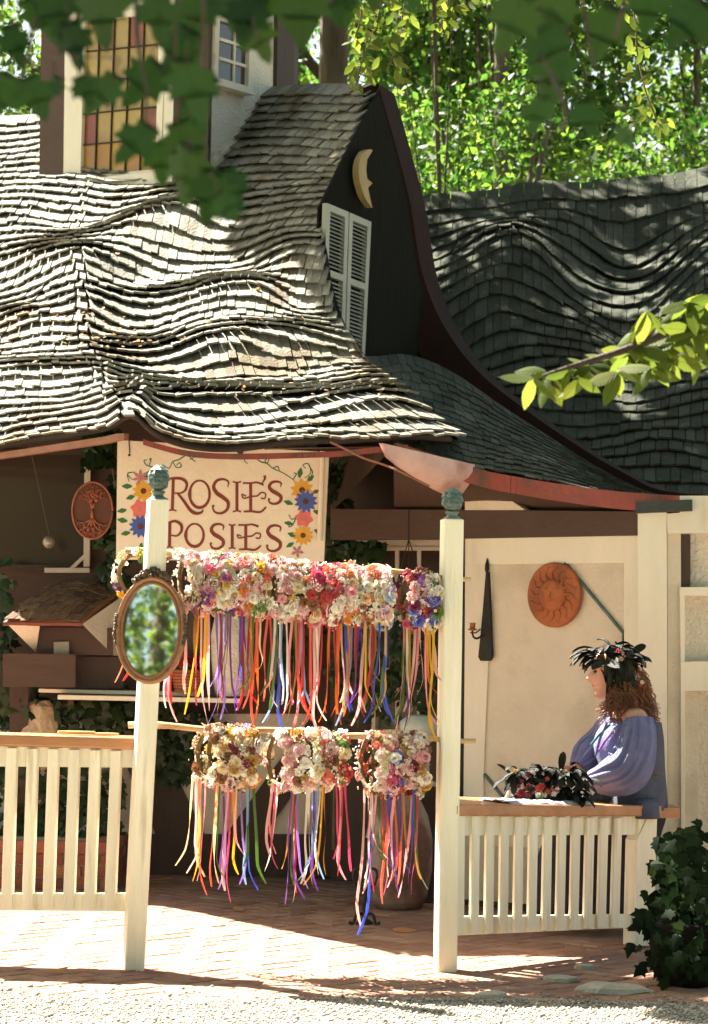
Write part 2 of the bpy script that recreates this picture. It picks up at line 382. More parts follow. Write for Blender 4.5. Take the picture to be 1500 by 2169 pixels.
def deck(roof, nu, nv, drop, thick, name, m, parent, u0=0.0, u1=1.0, v0=0.0, v1=1.0):
    V = []
    for lay in (0, 1):
        for j in range(nv + 1):
            for i in range(nu + 1):
                u, v = u0 + (u1 - u0) * i / nu, v0 + (v1 - v0) * j / nv
                V.append(roof(u, v) + Vector((0, .3, -.95)) * (drop + thick * lay))
    W = nu + 1; K = W * (nv + 1); F = []
    for j in range(nv):
        for i in range(nu):
            a = j * W + i; F.append((a, a + 1, a + W + 1, a + W)); F.append((a + K, a + W + K, a + W + 1 + K, a + 1 + K))
    for i in range(nu):
        F.append((i, i + K, i + 1 + K, i + 1)); a = nv * W + i; F.append((a, a + 1, a + 1 + K, a + K))
    for j in range(nv):
        a = j * W; F.append((a, a + W, a + W + K, a + K)); a = j * W + nu; F.append((a, a + K, a + W + K, a + W))
    q = MB(); q.add(V, F); return q.build(name, m, parent, True)

cottage = thing('cottage', 'storybook cottage with wavy shingled roof, stained glass dormer and red edged eaves', 'cottage', (0, 3.5, 0))
# main roof ------------------------------------------------------------
mB = arc([(-150, 966, 3.75), (0, 946, 3.05), (130, 926, 2.45), (225, 911, 2.05), (272, 903, 1.85), (320, 918, 1.8), (400, 938, 1.8), (500, 944, 1.85), (640, 941, 1.85), (720, 938, 1.9), (800, 930, 1.93), (880, 924, 2.02), (972, 926, 2.15)])
mT = arc([(-150, 262, 7.6), (0, 250, 7.2), (120, 238, 6.9), (330, 220, 6.5), (450, 210, 6.2), (600, 198, 5.6), (700, 190, 4.9), (803, 181, 3.9)])
mL = [(0, -150, 966, 3.75), (1, -150, 262, 7.6)]
mR = [(0, 972, 926, 2.15), (.10, 862, 850, 2.42), (.24, 772, 762, 2.72), (.33, 728, 690, 2.86), (.45, 700, 612, 3.0), (.56, 686, 520, 3.12), (.66, 694, 440, 3.25), (.8, 735, 350, 3.5), (.9, 770, 262, 3.72), (1, 803, 181, 3.9)]
GB = [(345, 492, 115, 34, .13), (430, 470, 60, 30, .04), (120, 560, 150, 32, .06), (500, 640, 140, 36, .10), (230, 690, 170, 34, -.05), (600, 735, 170, 34, .07), (120, 800, 160, 30, .06),
      (430, 795, 200, 26, -.05), (480, 865, 160, 30, .07), (285, 885, 30, 50, .05), (640, 560, 90, 50, .06), (60, 690, 90, 30, .05), (760, 870, 120, 30, .05), (200, 470, 130, 26, -.05), (640, 650, 60, 26, -.05), (300, 590, 110, 28, -.05)]
def mdisp(x, y, u, v):
    h = 1.15 * sum(a * math.exp(-((x - cx) / sx) ** 2 - ((y - cy) / sy) ** 2) for cx, cy, sx, sy, a in GB)
    h += .014 * math.sin(x / 85 + y / 50) + .006 * math.sin(x / 47 - y / 70 + 1.3)
    return h * min(1, (1.03 - v) * 5)
mroof = Roof(mB, mT, mL, mR, mdisp)
def mvoff(u, v, k):
    e = min(1, max(0, v) * 6)
    return e * (.020 * math.sin(u * 8 + k * .22) + .011 * math.sin(u * 15 - k * .3 + 1) + .002 * math.sin(u * 31 + k * .5)) * (1 - .5 * v)
roof_o = deck(mroof, 70, 50, .012, .03, 'roof', M['deck'], cottage, v0=.012)
sh = lay_shingles(mroof, 42, .0215, mvoff, .052, jit=.05, kmin=-1, skew=.022)
# pent roof below the gable ----------------------------------------------
pB = arc([(835, 934, 1.98), (1000, 985, 2.2), (1100, 1006, 2.1), (1200, 1022, 1.97), (1300, 1035, 1.82), (1400, 1043, 1.7), (1520, 1050, 1.6)])
pT = arc([(765, 752, 2.98), (800, 752, 3.5), (870, 748, 3.95), (960, 785, 3.98), (1090, 878, 3.86), (1240, 968, 3.72), (1398, 1037, 3.6), (1520, 1046, 3.75)])
pL = [(0, 835, 934, 1.98), (1, 765, 752, 2.98)]; pR = [(0, 1520, 1050, 1.6), (1, 1520, 1046, 3.75)]
proof = Roof(pB, pT, pL, pR, lambda x, y, u, v: -.03 + .02 * math.sin(x / 80))
pent_o = deck(proof, 24, 10, .012, .04, 'pent_roof', M['deck'], cottage, u1=.96)
sh2 = lay_shingles(proof, 14, .028, lambda u, v, k: .01 * math.sin(u * 9 + k), .016, umax=.93)
put_shingles(sh, M['shingle'], roof_o, 300)
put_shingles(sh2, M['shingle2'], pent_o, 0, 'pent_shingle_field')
# eave boards
def curve_board(path, hgt, thick, dz, name, m, parent, dy=0.0, n0=0):
    q = MB(); pts = [P(*p[1:]) + Vector((0, dy, dz)) for p in path]
    for i in range(len(pts) - 1):
        a, b = pts[i], pts[i + 1]; d = (b - a); nrm = Vector((d.y, -d.x, 0)).normalized() * thick; h = Vector((0, 0, -hgt))
        q.hexa([a + h, b + h, b + h + nrm, a + h + nrm, a, b, b + nrm, a + nrm])
    return q.build(name, m, parent)
curve_board([p for p in mB if p[1] <= 275], .035, .03, -.035, 'eave_board', M['orange'], cottage, .03)
curve_board([p for p in mB if 300 <= p[1] <= 860], .028, .03, -.04, 'eave_board', M['redfascia'], cottage, .03)
curve_board([p for p in pB if p[1] < 1500], .088, .03, -.012, 'fascia', M['redfascia'], cottage, 0)
# gable wall, facing right-front ------------------------------------------
gw = Wall(690, 3.32, 900, 4.45)
q = MB(); poly = [(803, 196), (832, 300), (862, 425), (885, 580), (925, 690), (990, 780), (1010, 850), (700, 850), (672, 610), (676, 440), (720, 350), (765, 262)]
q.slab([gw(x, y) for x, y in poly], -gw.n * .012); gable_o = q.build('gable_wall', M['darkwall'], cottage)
# cheek between roof edge and gable wall
q = MB()
for i in range(40):
    a = [mroof(1, j / 40) for j in (i, i + 1)]; b = []
    for p in a:
        pr = project(p); b.append(gw(pr[0] + 3, pr[1]))
    q.add([a[0], a[1], b[1], b[0]], [(0, 1, 2, 3)])
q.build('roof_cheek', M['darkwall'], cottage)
# barge board sweeping down ------------------------------------------------
bp = arc([(800, 176, 3.86), (836, 300, 4.12), (868, 424, 4.3), (893, 570, 4.38), (935, 680, 4.32), (1005, 778, 4.14), (1100, 858, 3.98), (1230, 948, 3.8), (1330, 1006, 3.68), (1400, 1038, 3.6), (1520, 1050, 3.72)])
q = MB(); pts = [P(*p[1:]) for p in bp]; N = len(pts)
for i in range(N - 1):
    def fr(j):
        p = pts[j]; d = (pts[min(j + 1, N - 1)] - pts[max(j - 1, 0)]).normalized()
        f = j / (N - 1); wd = .10 + .12 * min(1, f * 2.2) * (1 if f < .75 else max(.25, 1 - (f - .75) * 3))
        vw = (p - CAM).normalized(); inn = d.cross(vw).normalized()
        if inn.x > 0 and j < N * .7 or inn.z > 0 and j >= N * .5: inn = -inn
        return p, inn * wd, vw
    a, ia, va = fr(i); b, ib, vb = fr(i + 1); dd = Vector((.35, .9, 0)) * .3
    q.hexa([a + ia, b + ib, b + ib + dd * .3, a + ia + dd * .3, a, b, b + dd, a + dd])
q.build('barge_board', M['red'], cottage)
# shutters ------------------------------------------------------------------
def shutter(tl, tr, br, bl, nsl, split):
    root = MB(); P3 = [gw(*p, .05) for p in (tl, tr, br, bl)]
    def at(u, v, off=0): return P3[0] * (1 - u) * (1 - v) + P3[1] * u * (1 - v) + P3[2] * u * v + P3[3] * (1 - u) * v + gw.n * off
    def bx(u0, u1, v0, v1, t=.03):
        c = [at(u0, v1), at(u1, v1), at(u1, v0), at(u0, v0)]; root.hexa([p - gw.n * t for p in c] + c)
    bx(0, .16, 0, 1); bx(.84, 1, 0, 1); bx(.16, .84, 0, .045); bx(.16, .84, .955, 1); bx(.16, .84, split - .022, split + .022)
    o = root.build('shutter', M['shutter'], cottage)
    for k in range(nsl):
        v = .05 + .9 * (k + .5) / nsl
        if abs(v - split) < .03: continue
        h = .9 / nsl * .42
        c = [at(.16, v + h, .0), at(.84, v + h, .0), at(.84, v - h, -.022), at(.16, v - h, -.022)]
        q = MB(); q.hexa([p - gw.n * .006 for p in c] + c); q.build('louvre_slat', M['shutter'], o)
shutter((693, 430), (739, 449), (729, 760), (683, 745), 34, .46)
shutter((741, 450), (787, 470), (772, 775), (731, 762), 34, .46)

# dormer tower ----------------------------------------------------------------
dw = Wall(85, 5.95, 442, 5.15); dr = Wall(442, 5.15, 612, 6.2)
def wpoly(wl, pts, th, name, m, parent, off=0): q = MB(); q.slab([wl(x, y, off) for x, y in pts], -wl.n * th); return q.build(name, m, parent)
dormer = wpoly(dw, [(88, -230), (440, -250), (440, 470), (88, 470)], .12, 'dormer', M['whiter'], cottage)
wpoly(dr, [(442, -250), (612, -240), (606, 330), (442, 470)], .12, 'dormer_side_wall', M['stucco'], cottage)
wpoly(dr, [(592, -250), (628, -250), (622, 212), (586, 225)], .16, 'corner_post', M['brown'], dormer, .03)
wpoly(dw, [(92, -230), (140, -230), (136, 418), (82, 424)], .16, 'corner_post', M['taupe'], dormer, .04)
wpoly(dw, [(374, -240), (418, -242), (412, 440), (366, 440)], .16, 'corner_post', M['taupe'], dormer, .04)
wpoly(dr, [(442, -250), (458, -250), (446, 352), (440, 440)], .1, 'corner_post', M['brown'], dormer, .03)
wpoly(dw, [(418, -242), (444, -242), (440, 440), (412, 440)], .1, 'corner_board', M['brown'], dormer, .035)
# back walls of the tower and its roof
bl, br_ = dw(88, -230), dr(612, -240); A, B_ = dw(88, 460), dr(606, 330); back = Vector((.9, 1.9, 0))
q = MB(); q.hexa([Vector((p.x, p.y, 2.8)) for p in (A, A + back, B_ + Vector((.05, .9, 0)), B_)] + [Vector((p.x, p.y, bl.z)) for p in (A, A + back, B_ + Vector((.05, .9, 0)), B_)])
q.build('dormer_back', M['brown'], cottage)
apex = Vector((-.9, 6.6, 7.1)); ring = [dw(60, -230, .25), dw(446, -245, .3), dr(650, -245, .2), B_ + Vector((.35, 1.4, 0)), A + back + Vector((-.3, .4, 0))]
ring = [Vector((p.x, p.y, 6.3)) for p in ring]; q = MB(); q.add(ring + [apex] + [p - Vector((0, 0, .1)) for p in ring], [(i, (i + 1) % 5, 5) for i in range(5)] + [(10, 9, 8, 7, 6)] + [(i, i + 6, (i + 1) % 5 + 6, (i + 1) % 5) for i in range(5)])
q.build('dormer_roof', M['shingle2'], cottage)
# stained glass window
def fwin(wl, x0, x1, y0, y1, fr, nx, ny, glassm, leadm, framem, parent, off, sk=0.0, sl=0.0, bar=.02, sill=True):
    """window: frame with its sub-parts pane; sk = vertical skew (py per px), sl = lean (px per py)"""
    f = lambda x, y, o: wl(x - sl * (y - y0), y + sk * (x - x0), o)
    fo = MB()
    for (a, b, c, d) in ((x0 - fr, x1 + fr, y0 - fr, y0), (x0 - fr, x1 + fr, y1, y1 + fr), (x0 - fr, x0, y0, y1), (x1, x1 + fr, y0, y1)):
        fo.slab([f(a, c, off + .03), f(b, c, off + .03), f(b, d, off + .03), f(a, d, off + .03)], -wl.n * .06)
    if sill: fo.slab([f(x0 - fr * 1.5, y1 + fr, off + .07), f(x1 + fr * 1.5, y1 + fr, off + .07), f(x1 + fr * 1.5, y1 + fr * 1.6, off + .07), f(x0 - fr * 1.5, y1 + fr * 1.6, off + .07)], -wl.n * .12)
    o = fo.build('window', framem, parent)
    for i in range(nx):
        for j in range(ny):
            xa, xb = x0 + (x1 - x0) * i / nx, x0 + (x1 - x0) * (i + 1) / nx; ya, yb = y0 + (y1 - y0) * j / ny, y0 + (y1 - y0) * (j + 1) / ny
            g = glassm(i, j) if callable(glassm) else glassm
            q = MB(); q.slab([f(xa, ya, off), f(xb, ya, off), f(xb, yb, off), f(xa, yb, off)], -wl.n * .006); q.build('pane', g, o)
    lb = MB()
    for i in range(1, nx): x = x0 + (x1 - x0) * i / nx; lb.bar(f(x, y0, off + .006), f(x, y1, off + .006), bar, .012, wl.n)
    for j in range(1, ny): y = y0 + (y1 - y0) * j / ny; lb.bar(f(x0, y, off + .007), f(x1, y, off + .007), bar, .012, wl.n)
    if lb.V: lb.build('glazing_bars', leadm, o)
    return o
G1 = mat('amber_glass', (.40, .28, .06), (.30, .19, .035), 3, .25, .25, 6, .12, spec=.6); G2 = mat('rust_glass', (.27, .07, .025), (.18, .05, .02), 4, .25, .2, 6, .12); G3 = mat('ochre_glass', (.45, .24, .03), (.35, .17, .02), 4, .25, .2, 6, .12)
fwin(dw, 180, 338, 44, 374, 13, 5, 5, lambda i, j: G3 if j == 4 else (G2 if (i in (0, 4) and j > 2) or (j == 0 and i in (1, 3)) else G1), M['iron'], M['whiter'], dormer, .02, -.10, .03, .008)
q = MB(); q.slab([dw(140, -120, .045), dw(166, -120, .045), dw(160, 392, .045), dw(134, 400, .045)], -dw.n * .05); q.build('window_trim', M['whiter'], dormer)
q = MB(); q.slab([dw(352, -120, .045), dw(374, -120, .045), dw(364, 378, .045), dw(344, 380, .045)], -dw.n * .05); q.build('window_trim', M['whiter'], dormer)
q = MB(); q.slab([dw(128, 384, .12), dw(366, 360, .12), dw(364, 386, .12), dw(126, 410, .12)], -dw.n * .15); q.build('window_sill', M['whiter'], dormer)
fwin(dr, 466, 530, 42, 164, 9, 2, 3, M['dglass'], M['plaster'], M['plaster'], dormer, .02, .30, .03, .02)
wpoly(dr, [(446, 352), (592, 208), (592, 222), (446, 372)], .03, 'flashing', M['stucco'], dormer, .02)

# ================================================================== WALLS OF THE COTTAGE BELOW THE EAVES
lw = Wall(0, 3.9, 700, 3.86)
wpoly(lw, [(-400, 860), (715, 860), (715, 1900), (-400, 1900)], .15, 'wall', M['plaster'], cottage)
wpoly(lw, [(-400, 1768), (712, 1768), (712, 1862), (-400, 1862)], .06, 'baseboard', M['brown'], cottage, .05)
wpoly(lw, [(672, 880), (712, 880), (712, 1858), (672, 1858)], .08, 'post', M['brown'], cottage, .09)
wpoly(lw, [(-400, 880), (560, 880), (560, 955), (-400, 955)], .06, 'beam', M['taupe'], cottage, .05)
for pl in ([(246, 1480), (296, 1480), (432, 1768), (330, 1768), (250, 1580)], [(672, 1500), (672, 1610), (560, 1768), (478, 1768)], [(-400, 1485), (672, 1485), (672, 1512), (-400, 1512)]):
    wpoly(lw, pl, .05, 'brace', M['brown'], cottage, .03 + .002 * len(pl))
# brown boarded window wall behind the sign and dark window, left
wpoly(lw, [(-400, 955), (672, 955), (672, 1484), (-400, 1484)], .04, 'window_wall', M['taupe'], cottage, .022)
fwin(lw, -60, 178, 962, 1196, 10, 1, 1, M['dglass'], M['whiter'], M['brown'], cottage, .035, 0, 0, sill=False)
q = MB(); q.bar(lw(186, 965, .09), lw(184, 1200, .09), .035, .03, lw.n); q.bar(lw(95, 1208, .09), lw(190, 1208, .088), .028, .03, lw.n); q.bar(lw(186, 1172, .087), lw(150, 1206, .086), .02, .028, lw.n); q.build('casement_frame', M['plaster'], cottage)
# doorway region right of the post
dwl = Wall(700, 3.7, 985, 3.3)
wpoly(dwl, [(700, 900), (1010, 900), (1010, 1950), (700, 1900)], .12, 'entrance_wall', M['brown'], cottage)
wpoly(dwl, [(700, 1140), (1000, 1140), (1000, 1162), (700, 1162)], .06, 'lintel', M['plaster'], cottage, .05)
fwin(dwl, 795, 935, 1166, 1545, 8, 3, 3, M['dglass'], M['plaster'], M['plaster'], cottage, .03, 0, 0, .022, sill=False)
# porch side wall with the sun plaque; nearer to the right
rw = Wall(985, 2.6, 1352, 1.88)
wpoly(rw, [(985, 1138), (1356, 1131), (1356, 1980), (985, 1935)], .12, 'panel_wall', M['plaster'], cottage)
wpoly(rw, [(985, 1080), (1400, 1084), (1356, 1134), (985, 1141), (700, 1143), (700, 1078)], .10, 'porch_beam', M['taupe'], cottage, .03)
wpoly(rw, [(988, 1141), (1352, 1134), (1352, 1192), (988, 1196)], .03, 'panel_rail', M['whiter'], cottage, .016)
wpoly(rw, [(986, 1196), (1040, 1196), (1040, 1250), (1024, 1640), (1024, 1930), (980, 1925)], .03, 'panel_stile', M['whiter'], cottage, .012)
wpoly(rw, [(1322, 1192), (1352, 1192), (1352, 1960), (1322, 1955)], .03, 'panel_stile', M['whiter'], cottage, .014)
wpoly(rw, [(1024, 1770), (1322, 1775), (1322, 1800), (1024, 1792)], .03, 'panel_rail', M['whiter'], cottage, .010)
wpoly(rw, [(984, 1905), (1322, 1932), (1322, 1985), (984, 1940)], .03, 'skirting', M['brown'], cottage, .018)
for pa, pb_, w_ in (((1197, 1192), (1320, 1340), .012), ((1320, 1340), (1320, 1500), .006), ((1026, 1640), (1075, 1700), .012)):
    q = MB(); q.bar(rw(*pa, .01), rw(*pb_, .01), w_, .015, rw.n); q.build('panel_moulding', M['green'], cottage)
wpoly(rw, [(976, 1138), (990, 1138), (988, 1930), (972, 1928)], .05, 'door_jamb', M['iron'], cottage, -.02)
# cream triangle and curved bracket under the eave
wpoly(rw, [(985, 1046), (1062, 1046), (1112, 1080), (985, 1080)], .05, 'gusset_panel', M['plaster'], cottage, .05)
brk = Wall(810, 1.78, 1010, 2.2)
rows = [((808, 938), (1006, 984)), ((822, 968), (1004, 1000)), ((850, 990), (1000, 1012)), ((885, 1012), (993, 1028)), ((922, 1036), (982, 1043)), ((955, 1051), (972, 1052))]
q = MB(); V = []
for k, (a, b) in enumerate(rows):
    o = .05 * math.sin(k / 5 * 3.1) - .03 * k
    for j in range(5):
        f = j / 4; V.append(brk(a[0] + (b[0] - a[0]) * f, a[1] + (b[1] - a[1]) * f, o + .03 * math.sin(f * 3.14)))
nv = len(V); V += [v - brk.n * .02 for v in V]
Fc = [(r * 5 + j, r * 5 + j + 1, r * 5 + j + 6, r * 5 + j + 5) for r in range(5) for j in range(4)]
Fc += [tuple(i + nv for i in reversed(f)) for f in Fc]
q.add(V, Fc); q.build('eave_bracket', mat('pink_white_board', (.62, .44, .40), (.45, .29, .26), 3.5, .8, .3, 30, c3=(.36, .2, .17), c3s=5, c3t=(.52, .66)), cottage, True)
pts = smoothpts([P(700, 936, 1.75), P(740, 955, 1.73), P(770, 970, 1.72), P(815, 985, 1.72), P(850, 1000, 1.7), P(910, 1030, 1.7), P(955, 1052, 1.72)], 4)
# right hand timber structure
cw = Wall(1345, 1.62, 1500, 1.55)
wpoly(cw, [(1351, 1088), (1412, 1085), (1414, 2000), (1354, 2000)], .16, 'column', M['whiter'], cottage)
wpoly(cw, [(1346, 1062), (1466, 1058), (1466, 1082), (1346, 1087)], .24, 'column_capital', M['capital'], cottage, .04)
wpoly(cw, [(1440, 1050), (1640, 1050), (1640, 1128), (1414, 1130), (1412, 1088), (1440, 1086)], .12, 'frame_beam', M['whiter'], cottage, .0)
wpoly(cw, [(1414, 1130), (1442, 1130), (1446, 2000), (1416, 2000)], .1, 'frame_post', M['plaster'], cottage, -.04)
wpoly(cw, [(1442, 1130), (1640, 1128), (1640, 2000), (1444, 2000)], .06, 'infill_wall', M['stucco'], cottage, -.09)
wpoly(cw, [(1440, 1244), (1640, 1242), (1640, 1262), (1440, 1262)], .1, 'frame_rail', M['whiter'], cottage, -.02)
wpoly(cw, [(1442, 1402), (1640, 1398), (1640, 1462), (1442, 1464)], .1, 'frame_rail', M['whiter'], cottage, -.01)
wpoly(cw, [(1440, 1262), (1450, 1262), (1450, 1402), (1442, 1402)], .1, 'frame_strip', M['whiter'], cottage, -.02)
wpoly(cw, [(1442, 1464), (1450, 1464), (1450, 2000), (1444, 2000)], .1, 'frame_strip', M['whiter'], cottage, -.02)
wpoly(cw, [(1450, 1464), (1480, 1464), (1478, 1990), (1450, 1990)], .1, 'frame_strip', M['plaster'], cottage, -.05)
q = MB(); q.slab([cw(1442, 1132, -.05), cw(1462, 1132, -.05), cw(1462, 1243, -.05), cw(1442, 1243, -.05)], -cw.n * .03); q.build('niche_reveal', M['brown'], cottage)
# soffit above the porch
q = MB(); sp = [p for p in pB if p[1] <= 1500]; V = []
for p in sp: a = P(*p[1:]) + Vector((0, .04, -.07)); x_ = max(705, min(1420, p[1])); b = rw(x_, 1082, -.05); V += [a, b]
q.add(V, [(2 * i, 2 * i + 1, 2 * i + 3, 2 * i + 2) for i in range(len(sp) - 1)])
q.add([P(560, 950, 2.0), P(835, 945, 2.02), rw(705, 1082, -.05), P(700, 960, 3.9), P(560, 960, 3.9)], [(0, 1, 2, 3, 4)]); q.build('soffit', M['taupe'], cottage)
# far side walls that carry the roof
q = MB(); q.hexa([Vector(p) for p in ((-2.9, 5.0, 0), (-.4, 8.6, 0), (-.5, 8.6, 0), (-3.0, 5.0, 0), (-2.9, 5.0, 2.6), (-.4, 8.6, 4.2), (-.5, 8.6, 4.2), (-3.0, 5.0, 2.6))]); q.build('rear_wall', M['plaster'], cottage)

# ================================================================== RIGHT BUILDING BEHIND
barn = thing('shed', 'shaded second building with swirling dark shingle roof to the right behind the gable', 'building', (2.2, 7.0, 0))
rB = arc([(845, 1062, 4.75), (1000, 1062, 4.6), (1250, 1058, 4.35), (1500, 1056, 4.1), (1660, 1054, 3.95)])
rT = arc([(845, 436, 7.6), (1000, 426, 7.5), (1250, 396, 7.5), (1500, 374, 7.5), (1660, 362, 7.5)])
rL = [(0, 845, 1062, 4.75), (1, 845, 436, 7.6)]; rR = [(0, 1660, 1054, 3.95), (1, 1660, 362, 7.5)]
def rdisp(x, y, u, v):
    return (.10 * math.exp(-((x - 1330) / 120) ** 2 - ((y - 500) / 80) ** 2) * -1 + .09 * math.exp(-((x - 1070) / 120) ** 2 - ((y - 520) / 60) ** 2) + .03 * math.sin(x / 70 + y / 50)) * min(1, (1.02 - v) * 6)
rroof = Roof(rB, rT, rL, rR, rdisp)
def rvoff(u, v, k):
    x = 845 + u * 815; m = math.exp(-((v - .66) / .2) ** 2); lo = math.exp(-((v - .38) / .22) ** 2)
    return m * (.075 * math.exp(-((x - 1060) / 110) ** 2) - .15 * math.exp(-((x - 1335) / 105) ** 2) + .06 * math.exp(-((x - 1520) / 80) ** 2)) - lo * (.17 * math.exp(-((x - 850) / 130) ** 2)) + .006 * math.sin(u * 25 + k)
rroof_o = deck(rroof, 40, 24, .012, .06, 'roof', M['deck'], barn)
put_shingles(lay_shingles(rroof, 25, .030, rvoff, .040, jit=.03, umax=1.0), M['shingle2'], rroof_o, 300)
q = MB(); q.hexa([Vector(p) for p in ((.4, 4.9, 0), (4.2, 4.3, 0), (4.2, 9.5, 0), (.4, 9.8, 0), (.4, 4.9, 2.2), (4.2, 4.3, 2.2), (4.2, 9.5, 2.2), (.4, 9.8, 2.2))]); q.build('wall', M['taupe'], barn)
q = MB(); a, b = [rroof(u, 1) for u in (0, 1)]; q.slab([a, b, b + Vector((0, 2.2, -2.4)), a + Vector((0, 2.2, -2.4))], Vector((0, .02, -.06))); q.build('rear_roof_slope', M['shingle2'], barn)

# ================================================================== POSTS, RAILINGS
def post(bl, br, tl, tr, Y, wid, yaw, label):
    b = PZ((bl + br) / 2, 2052 if bl < 600 else 2056); t0 = P((tl[0] + tr[0]) / 2, tl[1], b.y)
    t = Vector((t0.x, b.y, t0.z)); root = thing('gate_post', label, 'post', b, 'gate posts')
    ca, sa = math.cos(yaw), math.sin(yaw); q = MB(); h = wid / 2; V = []
    lev = [(b - Vector((0, 0, .04)), 1), (b + (t - b) * .3, 1), (b + (t - b) * .7, 1), (t, 1), (t + Vector((0, 0, .004)), .9)]
    for c, s in lev:
        k = h - .005
        for x, y in ((-h, -k), (-k, -h), (k, -h), (h, -k), (h, k), (k, h), (-k, h), (-h, k)):
            V.append(c + Vector(((x * ca - y * sa) * s, (x * sa + y * ca) * s, 0)))
    n = 8; q.add(V, [(i * n + k, i * n + (k + 1) % n, (i + 1) * n + (k + 1) % n, (i + 1) * n + k) for i in range(4) for k in range(n)] + [tuple(range(32, 40))])
    q.build('shaft', M['white'], root); return root, t
def finial(root, t, hgt, rad):
    q = MB(); c = t + Vector((0, 0, .003)); s = hgt
    q.lathe(c, [(rad * .95, 0), (rad * 1.0, .03 * s), (rad * .62, .09 * s), (rad * .5, .15 * s), (rad * .75, .22 * s), (rad * .6, .26 * s)], 18)
    o = q.build('finial', M['green'], root, True)
    # egg with overlapping scales
    ec = c + Vector((0, 0, .26 * s)); H = .74 * s
    eg = MB(); prof = [(rad * math.sin(math.pi * (i / 10)) ** .8 * (1.08 - .25 * i / 10), H * (1 - math.cos(math.pi * i / 10)) / 2) for i in range(11)]
    eg.lathe(ec, prof, 18); eg.build('bud', M['green'], o, True)
    for k in range(5):
        for j in range(5):
            a0 = 2 * math.pi * (j + .5 * (k % 2)) / 5; z0 = H * (.12 + .17 * k); q2 = MB(); V = []
            for da, dz in ((-.62, .0), (0, -.11 * H), (.62, .0), (0, .2 * H)):
                zz = z0 + dz; th = math.acos(max(-1, min(1, 1 - 2 * zz / H))); rr = rad * math.sin(th) ** .8 * (1.08 - .25 * th / math.pi) + (.004 if dz >= 0 else .006)
                V.append(ec + Vector((rr * math.cos(a0 + da), rr * math.sin(a0 + da), zz)))
            th = math.acos(1 - 2 * z0 / H); rr = rad * math.sin(th) ** .8 * (1.08 - .25 * th / math.pi) + .008
            V.append(ec + Vector((rr * math.cos(a0), rr * math.sin(a0), z0)))
            q2.add(V, [(0, 1, 4), (1, 2, 4), (2, 3, 4), (3, 0, 4)]); q2.build('scale', M['green'], o)
p1, t1 = post(260, 303, (312, 1060), (358, 1060), 0, .082, R(17), 'white square post on the left carrying the oval mirror, with green bud finial')
finial(p1, t1, .148, .042)
p2, t2 = post(921, 965, (934, 1102), (981, 1102), 0, .084, R(13), 'tall white square post right of the flower garlands, next to the bench railing')
finial(p2, t2, .138, .042)

def railing(name, label, wall, capm, cap_poly, slats, yt, yb, bot, wslat, thick, parent_extra=None, cap_d=.16):
    a = wall(cap_poly[0], 1900); root = thing(name, label, 'railing', Vector((a.x, a.y, 0)), 'white picket railings')
    x0, x1, c0, c1 = cap_poly
    q = MB(); A, B = wall(x0, c0[0]), wall(x1, c1[0]); hA, hB = wall(x0, c0[1]) - A, wall(x1, c1[1]) - B
    f = wall.n * .03; bk = -wall.n * cap_d
    hh = Vector((0, 0, -.05)); sl_ = wall.t * cap_d * (.95 if cap_d > .2 else 0); q.hexa([A + f + hh, B + f + hh, B + bk + hh, A + bk + sl_ + hh, A + f, B + f, B + bk, A + bk + sl_])
    o = q.build('cap_board', capm, root)
    bv = o.modifiers.new('bevel', 'BEVEL'); bv.width = .008; bv.segments = 3
    q = MB(); q.slab([wall(x0 + 2, c0[1], -.004), wall(x1 - 2, c1[1], -.004), wall(x1 - 2, yt[1], -.004), wall(x0 + 2, yt[0], -.004)], -wall.n * .035); q.build('apron', M['white'], root)
    q = MB(); q.slab([wall(x0 + 2, yb[0], -.004), wall(x1 - 2, yb[1], -.004), wall(x1 - 2, bot[1], -.004), wall(x0 + 2, bot[0], -.004)], -wall.n * .03); q.build('bottom_rail', M['white'], root)
    for (xt, xb) in slats:
        fx = (xt - x0) / (x1 - x0); top = c0[1] + (c1[1] - c0[1]) * fx + 4; btm = bot[0] + (bot[1] - bot[0]) * fx - 2
        q = MB(); hw = wslat / 2; d = rng.uniform(-.6, .6)
        c = [wall(xb - hw, btm, .012), wall(xb + hw, btm, .012), wall(xt + hw, top, .012), wall(xt - hw, top, .012)]
        k = [p - wall.n * thick for p in c]; e = wall.t * .004
        V = [k[0], k[1], c[1] - wall.n * .004, c[1] - e, c[0] + e, c[0] - wall.n * .004, k[3], k[2], c[2] - wall.n * .004, c[2] - e, c[3] + e, c[3] - wall.n * .004]
        q.add(V, [(0, 1, 2, 3, 4, 5), (11, 10, 9, 8, 7, 6)] + [(i, i + 6, (i + 1) % 6 + 6, (i + 1) % 6) for i in range(6)]); q.build('picket', M['white'], root)
    return root
fl = Wall(-200, .06, 300, .0)
sl = [(24 + 44.3 * i + 0, 24 + 44.3 * i - 11 - .6 * i) for i in range(-5, 6)]
railing('picket_railing', 'white picket railing on the left with varnished brown cap board', fl, M['cap'], (-210, 296, (1548, 1575), (1562, 1588)), sl, (1622, 1626), (1893, 1893), (1926, 1931), 23, .045)
fr_ = Wall(962, .05, 1392, .98)
sl = [(978 + 31.6 * i - .12 * i * i, 976 + 31.2 * i - .12 * i * i) for i in range(0, 12)] + [(1362, 1356)]
rr = railing('bench_railing', 'white picket railing on the right with brown cap where the woman sits', fr_, M['cap'], (957, 1392, (1702, 1724), (1706, 1730)), sl, (1770, 1768), (1942, 1936), (1982, 1962), 17.0, .016, cap_d=.34)
q = MB(); q.slab([fr_(1372, 1732, .02), fr_(1392, 1732, .02), fr_(1384, 2003, .02), fr_(1345, 2003, .02), fr_(1350, 1780, .02)], -fr_.n * .07); q.build('end_post', M['white'], rr)
